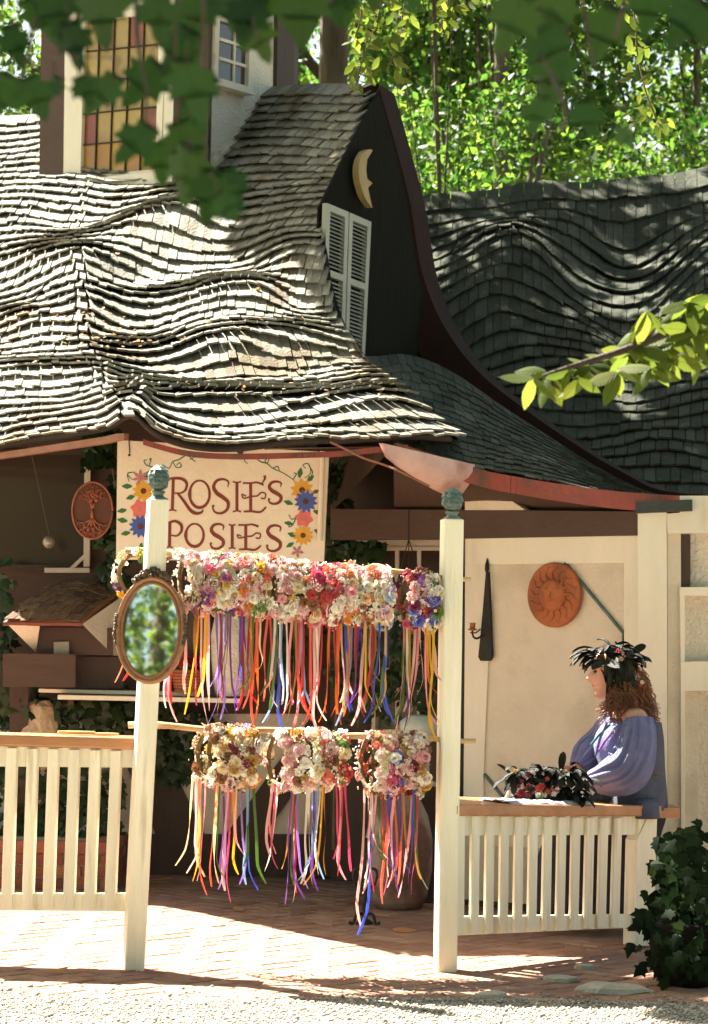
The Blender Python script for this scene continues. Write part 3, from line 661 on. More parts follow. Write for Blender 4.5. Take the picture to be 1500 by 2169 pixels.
q = MB(); e0 = fr_(1396, 1712, .0); q.hexa([e0 + Vector(v) for v in ((0, 0, -.045), (.1, .02, -.045), (.1, .3, -.045), (0, .3, -.045), (0, 0, 0), (.1, .02, 0), (.1, .3, 0), (0, .3, 0))]); o = q.build('cap_end', M['cap'], rr)

# ================================================================== BAMBOO POLES
def pole(a, b, r, label, Y):
    A, B = P(*a, Y), P(*b, Y - .02); root = MB(); n = 26; d = B - A
    pts = []; rad = []
    for i in range(n + 1):
        pts.append(A + d * (i / n) + Vector((0, 0, .006 * math.sin(i * .7)))); rad.append(r * (1 - .25 * i / n) * (1.22 if i % 5 == 2 else 1))
    root.tube(pts, rad, 10); o = root.build('bamboo_pole', M['bamboo'], None, True); setp(o, label, 'pole', 'bamboo poles')
    return A, B
PU = pole((266, 1166), (997, 1226), .0135, 'upper bamboo pole strung with the long garland of flower wreaths', .075)
PLW = pole((272, 1536), (1008, 1568), .014, 'lower bamboo pole carrying the shorter groups of flower wreaths', .075)

# ================================================================== FLOWER CROWNS
FC = dict(white=(.78, .74, .66), cream=(.74, .62, .40), pink=(.72, .36, .38), hot=(.60, .11, .20), red=(.50, .06, .05), coral=(.72, .20, .12), orange=(.70, .25, .04), yellow=(.72, .48, .05), lilac=(.42, .28, .62), purple=(.25, .08, .36), blue=(.10, .14, .55), sky=(.35, .50, .70), burg=(.22, .02, .05), green=(.12, .22, .05), gold=(.5, .3, .06), rose=(.75, .5, .48), brown=(.25, .12, .05))
FM = {k: leafmat('petal_' + k, v, tuple(min(1, x * 1.1) for x in v), .25, .6, .22) for k, v in FC.items()}
RM = {k: leafmat('satin_' + k, v, tuple(min(1, x * 1.25 + .03) for x in v), .5, .28, .12) for k, v in FC.items()}
FMESH = {}
def petal(q, az, r0, r1, wd, z0, z1, cup):
    d = Vector((math.cos(az), math.sin(az), 0)); t = Vector((-d.y, d.x, 0)); zm = z0 + (z1 - z0) * .6 + cup
    V = [d * r0 + Vector((0, 0, z0)), d * (r0 + (r1 - r0) * .6) - t * wd + Vector((0, 0, zm + .06)), d * (r0 + (r1 - r0) * .6) + Vector((0, 0, zm - .05)), d * (r0 + (r1 - r0) * .6) + t * wd + Vector((0, 0, zm + .06)), d * r1 - t * wd * .45 + Vector((0, 0, z1)), d * r1 + t * wd * .45 + Vector((0, 0, z1))]
    q.add(V, [(0, 2, 1), (0, 3, 2), (1, 2, 5, 4), (2, 3, 5)])
def flower_mesh(kind, col):
    k = (kind, col)
    if k in FMESH: return FMESH[k]
    q = MB(); r = random.Random(hash(kind) % 100 if False else len(FMESH))
    if kind == 'rose':
        for ring, (n, r1, w_, z0, z1, cup) in enumerate(((6, 1.0, .52, -.1, .12, .1), (5, .74, .42, 0, .42, .14), (4, .46, .30, .1, .62, .12), (3, .22, .2, .2, .68, .08))):
            for i in range(n): petal(q, 2 * math.pi * i / n + ring * .5 + r.uniform(-.15, .15), .08, r1 * r.uniform(.9, 1.1), w_, z0, z1, cup)
    elif kind == 'daisy':
        for i in range(10): petal(q, 2 * math.pi * i / 10 + r.uniform(-.1, .1), .15, r.uniform(.9, 1.1), .24, .1, .05, .1)
        q.ball((0, 0, .16), (.26, .26, .16), 8, 4)
    elif kind == 'pom':
        for i in range(22):
            th, ph = math.acos(1 - 1.3 * r.random()), r.random() * 6.28; c = Vector((math.sin(th) * math.cos(ph), math.sin(th) * math.sin(ph), math.cos(th))) * .62
            q.lathe(c, [(.05, -.1), (.24, .1), (.2, .28), (.04, .2)], 5, c)
    else:
        for i in range(5): petal(q, 2 * math.pi * i / 5, .06, 1, .42, 0, .3, .05)
        q.ball((0, 0, .12), (.16, .16, .14), 6, 4)
    me = q.mesh('flower', FM[col], False)
    if kind == 'daisy':
        me.materials.append(FM['gold']); n = len(me.polygons)
        for p in me.polygons[40:]: p.material_index = 1
    FMESH[k] = me; return me
def aim(pos, nrm, s, spin=0.0):
    z = Vector(nrm).normalized(); x = z.orthogonal().normalized(); y = z.cross(x)
    m = Matrix(((x.x, y.x, z.x), (x.y, y.y, z.y), (x.z, y.z, z.z))).to_4x4()
    return Matrix.Translation(pos) @ m @ Matrix.Rotation(spin, 4, 'Z') @ Matrix.Scale(s, 4)
greenleaf = leafmat('wreath_leaf', (.07, .12, .03), (.12, .2, .03), .3, .5, .4)
strawm = mat('dried_moss', (.22, .15, .07), (.14, .10, .05), 40, .95, .3, 90)
def ribbon_mesh(p, ln, wd, sway, drift, k):
    """satin strip hanging from p; k seeds its own folds"""
    r = random.Random(k * 31 + 5); V = []; n = 16; ph = r.uniform(0, 6.3); fq = r.uniform(1.2, 2.6); tw = r.uniform(-.7, 2.4); a0 = r.uniform(-.5, .5)
    endc = r.choice((-1, 1)) * r.uniform(.2, 1.0)
    for i in range(n + 1):
        f = i / n
        c = Vector(p) + Vector((sway * math.sin(fq * f * 3 + ph) * f + drift * f ** 1.5 + .05 * endc * max(0, f - .78) ** 1.5 * 8, -.03 - .03 * math.sin(f * 5 + ph) * f + .05 * endc * max(0, f - .8) * 2, -ln * (f - .06 * max(0, f - .8))))
        a = a0 + tw * f + .5 * math.sin(f * 6 + ph); d = Vector((math.cos(a), math.sin(a), .12 * math.sin(ph + f * 5))) * wd / 2 * (1 if i < n else .7)
        V += [c - d, c + d]
    nv = len(V); off = Vector((.0, .0007, 0)); V = V + [v + off for v in V]
    F = [(2 * i, 2 * i + 1, 2 * i + 3, 2 * i + 2) for i in range(n)]; F += [tuple(j + nv for j in reversed(f)) for f in F]
    q = MB(); q.add(V, F); return q
def crown(px, line, r, yaw, cols, ribs, label, group, seed, leafy=.5, tiltx=0.0, hang=None):
    rg = random.Random(seed); A, B = line
    f = (px - project(A)[0]) / (project(B)[0] - project(A)[0]); pp = A + (B - A) * f
    ctr = pp + Vector((0, 0, -r - .006 + rg.uniform(-.008, .008)))
    root = thing('flower_wreath', label, 'flower wreath', pp + Vector((0, 0, -2 * r)), group)
    ax = Vector((math.cos(yaw), math.sin(yaw), tiltx)).normalized(); e1 = Vector((-math.sin(yaw), math.cos(yaw), 0)); e2 = ax.cross(e1).normalized()
    if e2.z < 0: e2 = -e2
    ring = lambda a: e1 * math.cos(a) + e2 * math.sin(a)
    q = MB(); q.tube([ctr + ring(2 * math.pi * i / 20) * r * (1 + .03 * math.sin(i * 2.3)) for i in range(21)], .011, 6); q.build('wreath_ring', strawm, root, True)
    nf = 34
    for i in range(nf):
        a = 2 * math.pi * (i + rg.uniform(-.3, .3)) / nf if i % 2 else -math.pi / 2 * 2 + rg.uniform(-1.5, 1.5); side = rg.uniform(-1.2, 1.2)
        nrm = ring(a) * math.cos(side) + ax * math.sin(side) + Vector((0, -.55, .05)); nrm.normalize()
        col = rg.choice(cols + ['white', 'cream', 'rose', 'brown'][:rg.choice((1, 2, 4))]); kind = rg.choices(('rose', 'daisy', 'pom', 'blossom'), (5, 2, 2, 2))[0]
        s = rg.uniform(.019, .034) * (.8 if kind == 'pom' else 1)
        link('flower', flower_mesh(kind, col), root, aim(ctr + ring(a) * r + nrm * .016 + ax * rg.uniform(-.014, .014), nrm, s, rg.random() * 6))
    # small filler blossoms and greenery, joined
    fil = MB(); gr = MB()
    for i in range(46):
        a = rg.random() * 6.283; side = rg.uniform(-1.6, 1.6); nrm = (ring(a) * math.cos(side) + ax * math.sin(side)); p = ctr + ring(a) * r + nrm * rg.uniform(.015, .04)
        x = nrm.orthogonal().normalized(); y = nrm.cross(x); s = rg.uniform(.005, .010)
        fil.add([p + nrm * s * .6, p + x * s, p + y * s, p - x * s, p - y * s], [(0, 1, 2), (0, 2, 3), (0, 3, 4), (0, 4, 1)])
    for i in range(int(60 * leafy)):
        a = rg.random() * 6.283; side = rg.uniform(-1.7, 1.7); nrm = (ring(a) * math.cos(side) + ax * math.sin(side)); p = ctr + ring(a) * r + nrm * .012
        d = (nrm + Vector((rg.uniform(-.8, .8), rg.uniform(-.8, .4), rg.uniform(-.8, .4)))).normalized(); t = d.orthogonal().normalized(); s = rg.uniform(.018, .038)
        gr.add([p, p + d * s * .5 + t * s * .25, p + d * s, p + d * s * .5 - t * s * .25], [(0, 1, 2), (0, 2, 3)])
    setp(fil.build('small_blossoms', FM[rg.choice(['cream', 'rose', 'white', 'gold'])], root), kind='stuff'); setp(gr.build('greenery', greenleaf, root), kind='stuff')
    ribs = list(ribs) + [(rg.choice([q_[0] for q_ in ribs] + ['yellow', 'green', 'blue', 'white', 'sky', 'gold', 'rose']), rb[1] * rg.uniform(.75, 1.0), rb[2] if len(rb) > 2 else 0) for rb in ribs if rg.random() < .55]
    for i, rb in enumerate(ribs):
        col, ln = rb[0], rb[1]; dx = rb[2] if len(rb) > 2 else 0
        p = ctr + Vector((rg.uniform(-.02, .02) + dx * .002, rg.uniform(-.05, .01), -r * .9))
        ribbon_mesh(p, ln, rg.uniform(.007, .0135), rg.uniform(.003, .014), rg.uniform(-.035, .035), seed * 10 + i).build('ribbon', RM[col], root)
W_ = ['white', 'cream', 'rose', 'pink']
UP_ = [  # px, radius, yaw, colours, ribbons, words
 (288, .10, 1.3, ['white', 'yellow', 'purple', 'green', 'cream'], [('red', .38), ('coral', .30), ('white', .33), ('sky', .45)], 'half hidden flower wreath left of the mirror post with purple and yellow blooms'),
 (372, .13, 1.1, ['white', 'cream', 'orange', 'rose', 'white'], [('hot', .46), ('rose', .5), ('red', .42), ('white', .44)], 'cream and white flower wreath just right of the mirror post'),
 (428, .125, .5, ['white', 'pink', 'purple', 'hot', 'rose'], [('yellow', .46), ('rose', .5), ('gold', .4), ('hot', .42)], 'pink and purple flower wreath with yellow ribbons, second right of the post'),
 (468, .13, .2, ['yellow', 'hot', 'white', 'purple', 'pink'], [('lilac', .45), ('lilac', .5), ('red', .4), ('purple', .46)], 'flower wreath with yellow daisies and lilac ribbons below the sign'),
 (512, .125, .4, ['white', 'coral', 'rose', 'pink', 'orange'], [('purple', .5), ('blue', .44), ('red', .44), ('purple', .3)], 'white and coral flower wreath with blue and purple ribbons'),
 (548, .13, .1, ['white', 'cream', 'red', 'green', 'yellow'], [('orange', .46), ('coral', .42), ('coral', .48), ('gold', .3)], 'white topped flower wreath with orange ribbons below the letters'),
 (592, .13, .3, ['white', 'pink', 'rose', 'pink'], [('purple', .46), ('pink', .42), ('blue', .5), ('sky', .47), ('white', .4)], 'pale pink flower wreath with blue and purple ribbons at mid pole'),
 (636, .12, .5, ['cream', 'brown', 'rose', 'hot', 'gold'], [('red', .46), ('hot', .44), ('coral', .45), ('pink', .5)], 'brownish dried flower wreath with three red ribbons'),
 (668, .13, .0, ['hot', 'red', 'pink', 'hot', 'rose'], [('coral', .45), ('rose', .52)], 'deep red and hot pink flower wreath, the reddest on the upper pole'),
 (706, .13, .3, ['red', 'hot', 'white', 'pink'], [('orange', .44), ('coral', .4), ('red', .45)], 'red and white flower wreath with orange ribbons'),
 (744, .13, .15, ['orange', 'coral', 'rose', 'white', 'pink'], [('orange', .42), ('yellow', .4), ('sky', .46), ('blue', .4)], 'coral and orange flower wreath with yellow and sky blue ribbons'),
 (784, .125, .4, ['coral', 'rose', 'white', 'cream'], [('red', .42), ('rose', .46), ('rose', .4), ('green', .38)], 'peach flower wreath with pale rose ribbons'),
 (814, .125, .2, ['sky', 'lilac', 'white', 'rose', 'pink'], [('blue', .44), ('green', .4), ('blue', .4)], 'flower wreath with pale blue blooms and a blue ribbon'),
 (868, .12, .35, ['hot', 'blue', 'red', 'burg', 'rose'], [('purple', .46), ('gold', .44), ('pink', .48), ('green', .42)], 'burgundy and blue flower wreath with mustard ribbon near the right post'),
 (910, .12, .25, ['white', 'blue', 'burg', 'green', 'cream'], [('pink', .44), ('yellow', .44), ('orange', .3), ('yellow', .5)], 'last flower wreath before the right post with yellow ribbons'),
 (398, .118, .5, ['white', 'rose', 'cream', 'white', 'pink'], [('rose', .4)], 'white and blush flower wreath squeezed between the cream one and the pink and purple one'),
 (448, .12, .3, ['pink', 'white', 'hot', 'rose', 'yellow'], [('rose', .46), ('yellow', .4)], 'bright pink and white flower wreath left of the one with lilac ribbons'),
 (490, .12, .2, ['white', 'white', 'purple', 'rose', 'cream'], [('lilac', .48), ('purple', .42)], 'mostly white flower wreath with a few purple blooms and lilac ribbons'),
 (530, .12, .3, ['cream', 'orange', 'rose', 'coral', 'yellow'], [('red', .42), ('gold', .44)], 'cream and apricot flower wreath with red and gold ribbons'),
 (570, .12, .1, ['rose', 'white', 'pink', 'cream', 'coral'], [('coral', .4)], 'blush rose flower wreath below the last letters of the sign'),
 (615, .12, .3, ['white', 'pink', 'white', 'cream'], [('white', .44), ('pink', .4)], 'white and pink flower wreath left of the brownish dried one'),
 (688, .12, .3, ['hot', 'red', 'rose', 'coral'], [('red', .4)], 'red and rose flower wreath between the reddest and the red and white one'),
 (726, .12, .3, ['coral', 'rose', 'white', 'orange'], [('coral', .44), ('orange', .42)], 'salmon flower wreath with a coral and an orange ribbon'),
 (764, .12, .2, ['rose', 'white', 'orange', 'pink'], [('red', .42), ('purple', .36)], 'rose and orange flower wreath left of the peach one'),
 (800, .118, .4, ['white', 'sky', 'rose', 'cream'], [('rose', .3)], 'white and sky blue flower wreath beside the pale blue one'),
 (890, .115, .4, ['rose', 'red', 'cream', 'purple'], [('pink', .42), ('rose', .4)], 'rose and plum flower wreath second from the right post'),
]
for i, (px, r, yaw, cols, ribs, lab) in enumerate(UP_):
    crown(px, PU, r * .86, yaw * .8, cols, ribs, lab, 'flower wreaths hanging from the upper pole', 100 + i, .55)
LW_ = [
 (444, .105, .6, ['white', 'cream', 'rose', 'brown'], [('yellow', .44, -25), ('cream', .42, -20), ('coral', .5, -12), ('pink', .44, -8)], 'leftmost wreath on the lower pole, white with coral ribbons'),
 (484, .12, .35, ['gold', 'yellow', 'brown', 'cream', 'rose', 'burg'], [('purple', .42, -8), ('lilac', .44, -4), ('hot', .5, 4)], 'golden brown flower wreath on the lower pole with purple ribbons'),
 (524, .115, .3, ['burg', 'gold', 'purple', 'orange', 'cream'], [('green', .36), ('blue', .46, 6), ('sky', .44), ('green', .44, 8)], 'burgundy and gold flower wreath with blue and green ribbons'),
 (592, .11, .5, ['pink', 'rose', 'white', 'pink'], [('pink', .30, -12), ('rose', .3, -16), ('hot', .36, 2), ('white', .38, 6)], 'pink flower wreath with pale ribbons on the lower pole'),
 (630, .115, .3, ['rose', 'pink', 'white', 'gold', 'brown'], [('red', .46, -10), ('purple', .5), ('purple', .48), ('lilac', .44, 6), ('rose', .5)], 'pink rose and daisy wreath with long purple ribbons'),
 (684, .105, .3, ['pink', 'white', 'coral', 'brown'], [('sky', .42, -12), ('white', .4, -8), ('yellow', .44, 4), ('gold', .4, 4)], 'small coral flower wreath with yellow ribbons'),
 (722, .09, .2, ['green', 'green', 'orange', 'red', 'cream'], [('hot', .42), ('pink', .44), ('hot', .4, 3)], 'leafy green flower wreath with hot pink ribbons'),
 (790, .115, .5, ['white', 'coral', 'pink', 'red', 'burg'], [('rose', .38), ('blue', .62, -6), ('white', .3), ('red', .44)], 'white and red flower wreath with one very long blue ribbon'),
 (828, .12, .2, ['red', 'blue', 'rose', 'burg', 'hot'], [('hot', .44), ('purple', .42), ('rose', .4), ('coral', .48)], 'red and blue flower wreath on the lower pole with plum ribbons'),
 (880, .115, .35, ['pink', 'rose', 'gold', 'brown', 'coral'], [('blue', .44), ('green', .42), ('pink', .46), ('hot', .46)], 'rightmost wreath on the lower pole, dusty pink with navy and green ribbons'),
(464, .11, .5, ['cream', 'gold', 'white', 'brown'], [('cream', .44), ('coral', .46)], 'straw and cream flower wreath second from the left on the lower pole'),
 (505, .112, .3, ['brown', 'cream', 'rose', 'orange'], [('lilac', .44), ('yellow', .4)], 'dried rose flower wreath left of the burgundy and gold one'),
 (658, .11, .4, ['white', 'rose', 'pink', 'cream'], [('purple', .46), ('white', .44)], 'white and rose flower wreath between the daisy one and the small coral one'),
 (808, .112, .3, ['coral', 'rose', 'cream', 'red'], [('rose', .44), ('red', .4)], 'coral and cream flower wreath right of the very long blue ribbon'),
 (853, .112, .3, ['rose', 'cream', 'burg', 'pink'], [('purple', .44), ('coral', .42)], 'dusty rose flower wreath left of the rightmost one on the lower pole'),
]
for i, (px, r, yaw, cols, ribs, lab) in enumerate(LW_):
    crown(px, PLW, r * .97, yaw * .9, cols, ribs, lab, 'flower wreaths hanging from the lower pole', 200 + i, .5)
# dried garland hanging over the left end of the upper pole is part of the first crown above

# ================================================================== OVAL MIRROR
mc = P(320, 1335, -.105); mroot = thing('oval_mirror', 'oval mirror in carved brown wooden frame fixed to the left white post', 'mirror', mc)
ta = R(6); mx = Vector((math.cos(R(-8)), math.sin(R(-8)), 0)); mz = Vector((-.0 + math.sin(ta), .09, math.cos(ta))); mz = (mz - mx * mz.dot(mx)).normalized(); mn = mx.cross(mz).normalized()
if mn.y > 0: mn = -mn
def mell(a, rx, rz, o): return mc + mx * math.cos(a) * rx + mz * math.sin(a) * rz + mn * o
def mband(prof, name, m, n=48):
    V = [mell(2 * math.pi * k / n, rx, rz, o) for rx, rz, o in prof for k in range(n)]; c = len(prof)
    q = MB(); q.add(V, [(i * n + k, i * n + (k + 1) % n, (i + 1) * n + (k + 1) % n, (i + 1) * n + k) for i in range(c - 1) for k in range(n)]); return q.build(name, m, mroot, True)
ax_, az_ = .117, .192
mband([(ax_, az_, .012), (ax_ + .003, az_ + .003, .018), (ax_ + .009, az_ + .009, .017), (ax_ + .014, az_ + .014, .013)], 'inner_bead', M['orange'])
mband([(ax_ + .0145, az_ + .0145, .012), (ax_ + .02, az_ + .02, .02), (ax_ + .03, az_ + .03, .022), (ax_ + .034, az_ + .034, .012), (ax_ + .034, az_ + .034, -.014), (ax_, az_, -.014)], 'frame', M['gilt'])
q = MB(); n = 48; q.add([mell(2 * math.pi * k / n, ax_ + .002, az_ + .002, .011) for k in range(n)] + [mell(2 * math.pi * k / n, ax_ + .002, az_ + .002, .004) for k in range(n)], [tuple(range(n))] + [tuple(range(2 * n - 1, n - 1, -1))] + [(k, k + n, (k + 1) % n + n, (k + 1) % n) for k in range(n)]); q.build('mirror_glass', M['mirror'], mroot)
q = MB()
for i in range(40):   # carved crest
    a = math.pi / 2 + (i / 39 - .5) * 1.05; rr = rng.uniform(-.004, .03) * (1 if abs(i - 19.5) < 12 else .5)
    q.ball(mell(a, ax_ + .034 + rr, az_ + .036 + rr, rng.uniform(.004, .02)), rng.uniform(.007, .013), 6, 5)
q.tube([mell(math.pi / 2 + da, ax_ + .06, az_ + dz, .01) for da, dz in ((.07, .05), (.05, .072), (0, .066), (-.05, .075), (-.075, .052))], .006, 6)
setp(q.build('carved_crest', M['carve'], mroot, True), kind='stuff')
for s in (0, math.pi):
    q = MB()
    for i in range(16): a = s + (i / 15 - .5) * .55; q.ball(mell(a, ax_ + .03 + rng.uniform(0, .006), az_ + .032, .016 + rng.uniform(0, .008)), rng.uniform(.006, .010), 6, 4)
    setp(q.build('carved_leaf', M['carve'], mroot, True), kind='stuff')

# ================================================================== SIGN
sw = Wall(247, 2.5, 697, 2.42)
sroot = thing('shop_sign', 'cream board with maroon letters ROSIE\'S POSIES and painted flowers', 'sign', sw(470, 1175))
wpoly(sw, [(249, 932), (697, 958), (686, 1190), (246, 1185)], .03, 'board', M['board'], sroot)
q = MB(); q.tube([sw(683, 956, .018), sw(677, 1145, .018)], .0135, 8); q.build('conduit', M['board'], sroot)
for x in (273, 276): pass
q = MB(); q.tube([sw(273, 925, .012), sw(275, 960, .004)], .003, 6); q.ball(sw(274, 964, .004), .007, 6, 5); q.build('hanging_hook', M['iron'], sroot)
q = MB(); q.slab([sw(502, 938, .03), sw(520, 942, .03), sw(511, 964, .03), sw(501, 958, .03)], -sw.n * .026); q.build('bracket', M['brown'], sroot)
def stroke(mb, pts, w0, w1=None, w2=None, off=.0015, k=6, rnd=False):
    """painted brush stroke on the sign (px coordinates), width w0 -> w1 (middle) -> w2"""
    w1 = w0 if w1 is None else w1; w2 = w0 if w2 is None else w2
    s = smoothpts([Vector((x, y, 0)) for x, y in pts], k) if len(pts) > 2 else [Vector((*pts[0], 0)), Vector((*pts[1], 0))]
    n = len(s); V = []
    for i, p in enumerate(s):
        d = s[min(i + 1, n - 1)] - s[max(i - 1, 0)]; d = d.normalized() if d.length > 0 else Vector((1, 0, 0)); f = i / max(1, n - 1)
        wd = (w0 + (w1 - w0) * f * 2 if f < .5 else w1 + (w2 - w1) * (f - .5) * 2) / 2; t = Vector((-d.y, d.x, 0)) * wd
        V += [sw(p.x - t.x, p.y - t.y, off), sw(p.x + t.x, p.y + t.y, off)]
    mb.add(V, [(2 * i, 2 * i + 1, 2 * i + 3, 2 * i + 2) for i in range(n - 1)])
def ell(cx, cy, rx, ry, a0=0, a1=360, n=20): return [(cx + rx * math.cos(R(a0 + (a1 - a0) * i / n)), cy + ry * math.sin(R(a0 + (a1 - a0) * i / n))) for i in range(n + 1)]
def letter(ch, x0, x1, y0, y1):
    q = MB(); W, H = x1 - x0, y1 - y0; X = lambda f: x0 + W * f; Yv = lambda f: y0 + H * f; T = 6.6
    st = lambda pts, a=T, b=None, c=None, z=.0015: stroke(q, [(X(x), Yv(y)) for x, y in pts], a, b, c, z)
    if ch == 'O':
        st([(.5 + .44 * math.cos(t), .5 + .47 * math.sin(t)) for t in [i / 20 * 6.2832 - 1.571 for i in range(21)]], 4, 7, 4)
        st([(.5 + .44 * math.cos(t), .5 + .47 * math.sin(t)) for t in [-2.5 - i / 10 * 1.3 for i in range(11)]], 4, 8, 4, .0018)
    elif ch == 'S':
        st([(.93, .17), (.90, .06), (.62, .0), (.28, .05), (.12, .23), (.30, .41), (.62, .53), (.90, .68), (.86, .88), (.55, 1.0), (.2, .97), (.05, .82)], 3, 9, 3.5)
        q2 = [(.05, .82), (.14, .76)]; st(q2, 5); st([(.93, .2), (.86, .2)], 5)
    elif ch == 'I':
        st([(.5, .02), (.5, .98)], T); st([(.1, .0), (.5, .03), (.9, .0)], 4, 3, 4, .0018); st([(.1, 1.0), (.5, .97), (.9, 1.0)], 4, 3, 4, .0018)
    elif ch == 'E':
        st([(.36, .0), (.36, .97)], T); st([(.05, .02), (.4, .02), (.62, .0), (.88, .08)], 4, 4, 5, .0018)
        st([(.08, .98), (.4, .97), (.75, .99), (.98, .82)], 4, 5, 4, .0019)
        st([(.18, .46), (.02, .40), (.06, .52), (.2, .52), (.36, .47), (.62, .45), (.78, .34), (.95, .38), (.92, .54), (.76, .52)], 3, 3.5, 3, .0021)
    elif ch == 'P':
        st([(.24, .02), (.22, 1.0)], T); st([(.0, .08), (.24, .03), (.6, -.02), (.96, .12), (.98, .36), (.7, .54), (.3, .52)], 4, 7, 3, .0018)
        st([(.02, 1.0), (.22, .97), (.42, 1.0)], 4, 3, 4, .0019)
    elif ch == 'R':
        st([(.16, .02), (.13, 1.0)], T); st([(-.06, .12), (.02, .03), (.2, .0), (.42, .02), (.56, .14), (.54, .34), (.40, .45), (.2, .46)], 4, 7, 3, .0018)
        st([(.3, .47), (.48, .70), (.68, .98), (.86, 1.08), (1.02, 1.04), (1.06, .96)], 5, 8, 3, .0019); st([(.0, 1.0), (.13, .97), (.26, 1.0)], 4, 3, 4, .002)
    elif ch == "'": st([(.8, 0), (.9, .4), (.2, 1.0)], 6, 5, 2)
    q.build('letter', M['text'], sroot)
for ch, *b in (('R', 356, 426, 1013, 1082), ('O', 399, 447, 1016, 1077), ('S', 448, 487, 1015, 1087), ('I', 491, 513, 1020, 1084), ('E', 512, 565, 1022, 1085), ("'", 553, 562, 1007, 1024), ('S', 567, 598, 1020, 1067),
               ('P', 352, 385, 1105, 1160), ('O', 391, 434, 1108, 1159), ('S', 444, 476, 1110, 1162), ('I', 483, 501, 1111, 1162), ('E', 502, 554, 1111, 1165), ('S', 563, 597, 1113, 1167)):
    letter(ch, *b)
paint = {k: flat('paint_' + k, c, .7) for k, c in dict(vine=(.03, .13, .075), leaf=(.04, .16, .05), blue=(.06, .11, .40), pinkp=(.72, .16, .14), yel=(.70, .36, .04), dark=(.12, .03, .02), mauve=(.45, .2, .2), orange=(.62, .24, .03)).items()}
vn = MB()
for pts in ([(345, 985), (358, 992), (366, 978), (378, 974), (388, 968), (398, 962), (408, 960), (411, 968), (402, 974)], [(366, 978), (374, 990), (384, 988), (380, 980), (374, 986)], [(398, 962), (404, 970), (414, 978)],
            [(345, 985), (332, 990), (312, 986), (305, 976), (312, 974)], [(316, 987), (320, 972), (316, 974)],
            [(525, 982), (518, 976), (524, 966), (538, 968), (552, 978), (566, 982), (578, 992), (596, 1000), (610, 1008), (624, 1018)], [(566, 982), (570, 972), (562, 974), (564, 982)], [(578, 992), (588, 988), (592, 996)], [(620, 1016), (628, 1004), (622, 1002)],
            [(645, 1012), (656, 1005), (658, 994), (652, 982), (642, 985), (648, 992)], [(658, 1012), (662, 1000), (656, 988)], [(612, 1090), (618, 1100), (626, 1098), (620, 1112), (612, 1116), (616, 1106)], [(286, 1000), (272, 1002), (270, 1010)], [(280, 1016), (270, 1006), (274, 1020)]):
    stroke(vn, pts, 1.6, 2.6, 1.6)
setp(vn.build('painted_vine', paint['vine'], sroot), kind='stuff')
def sflower(cx, cy, r, n, pm, cm, pw=.5, name='painted_flower', z=.0024):
    q = MB()
    for i in range(n):
        a = 2 * math.pi * i / n + .2; stroke(q, [(cx + r * .2 * math.cos(a), cy + r * .2 * math.sin(a)), (cx + r * .6 * math.cos(a), cy + r * .6 * math.sin(a)), (cx + r * math.cos(a), cy + r * math.sin(a))], r * pw * .5, r * pw, 1, z + .0002 * (i % 3), 3)
    o = q.build(name, paint[pm], sroot)
    c = MB(); c.add([sw(x, y, z + .001) for x, y in ell(cx, cy, r * .26, r * .26, 0, 342, 18)], [tuple(range(19))]); c.build('painted_centre', paint[cm], o)
lf = MB()
for (x, y, a, l) in ((634, 1012, -80, 22), (650, 1020, -40, 20), (620, 1068, 200, 20), (664, 1082, 20, 18), (620, 1110, 190, 18), (666, 1122, 30, 18), (622, 1150, 150, 18), (662, 1044, -20, 16), (628, 1136, 200, 20), (280, 1030, 180, 22), (286, 1050, 160, 20), (268, 1080, 170, 20), (270, 1104, 190, 22), (276, 1128, 170, 20), (300, 1150, 100, 18), (306, 1015, -60, 20)):
    d = (math.cos(R(a)), math.sin(R(a))); stroke(lf, [(x, y), (x + d[0] * l * .5, y + d[1] * l * .5), (x + d[0] * l, y + d[1] * l)], 3, l * .55, 1, .0018, 3)
setp(lf.build('painted_leaves', paint['leaf'], sroot), kind='stuff')
for f in ((640, 1038, 25, 10, 'yel', 'dark', .45, .0022), (648, 1062, 25, 12, 'blue', 'dark', .42, .0032), (644, 1098, 20, 6, 'pinkp', 'mauve', .8, .0027), (642, 1134, 22, 12, 'yel', 'dark', .42, .0034), (630, 1168, 14, 5, 'mauve', 'mauve', .5, .0022), (298, 1012, 18, 7, 'mauve', 'mauve', .4, .0022), (304, 1040, 24, 10, 'yel', 'dark', .45, .0026), (297, 1078, 21, 6, 'pinkp', 'mauve', .8, .003), (298, 1115, 25, 12, 'blue', 'dark', .42, .0034)):
    sflower(f[0], f[1], f[2], f[3], f[4], f[5], f[6], 'painted_flower', f[7])

# ================================================================== WALL ORNAMENTS
def disc_frame(c, nrm):
    z = Vector(nrm).normalized(); x = Vector((0, 0, 1)).cross(z).normalized(); y = z.cross(x); return x, y, z
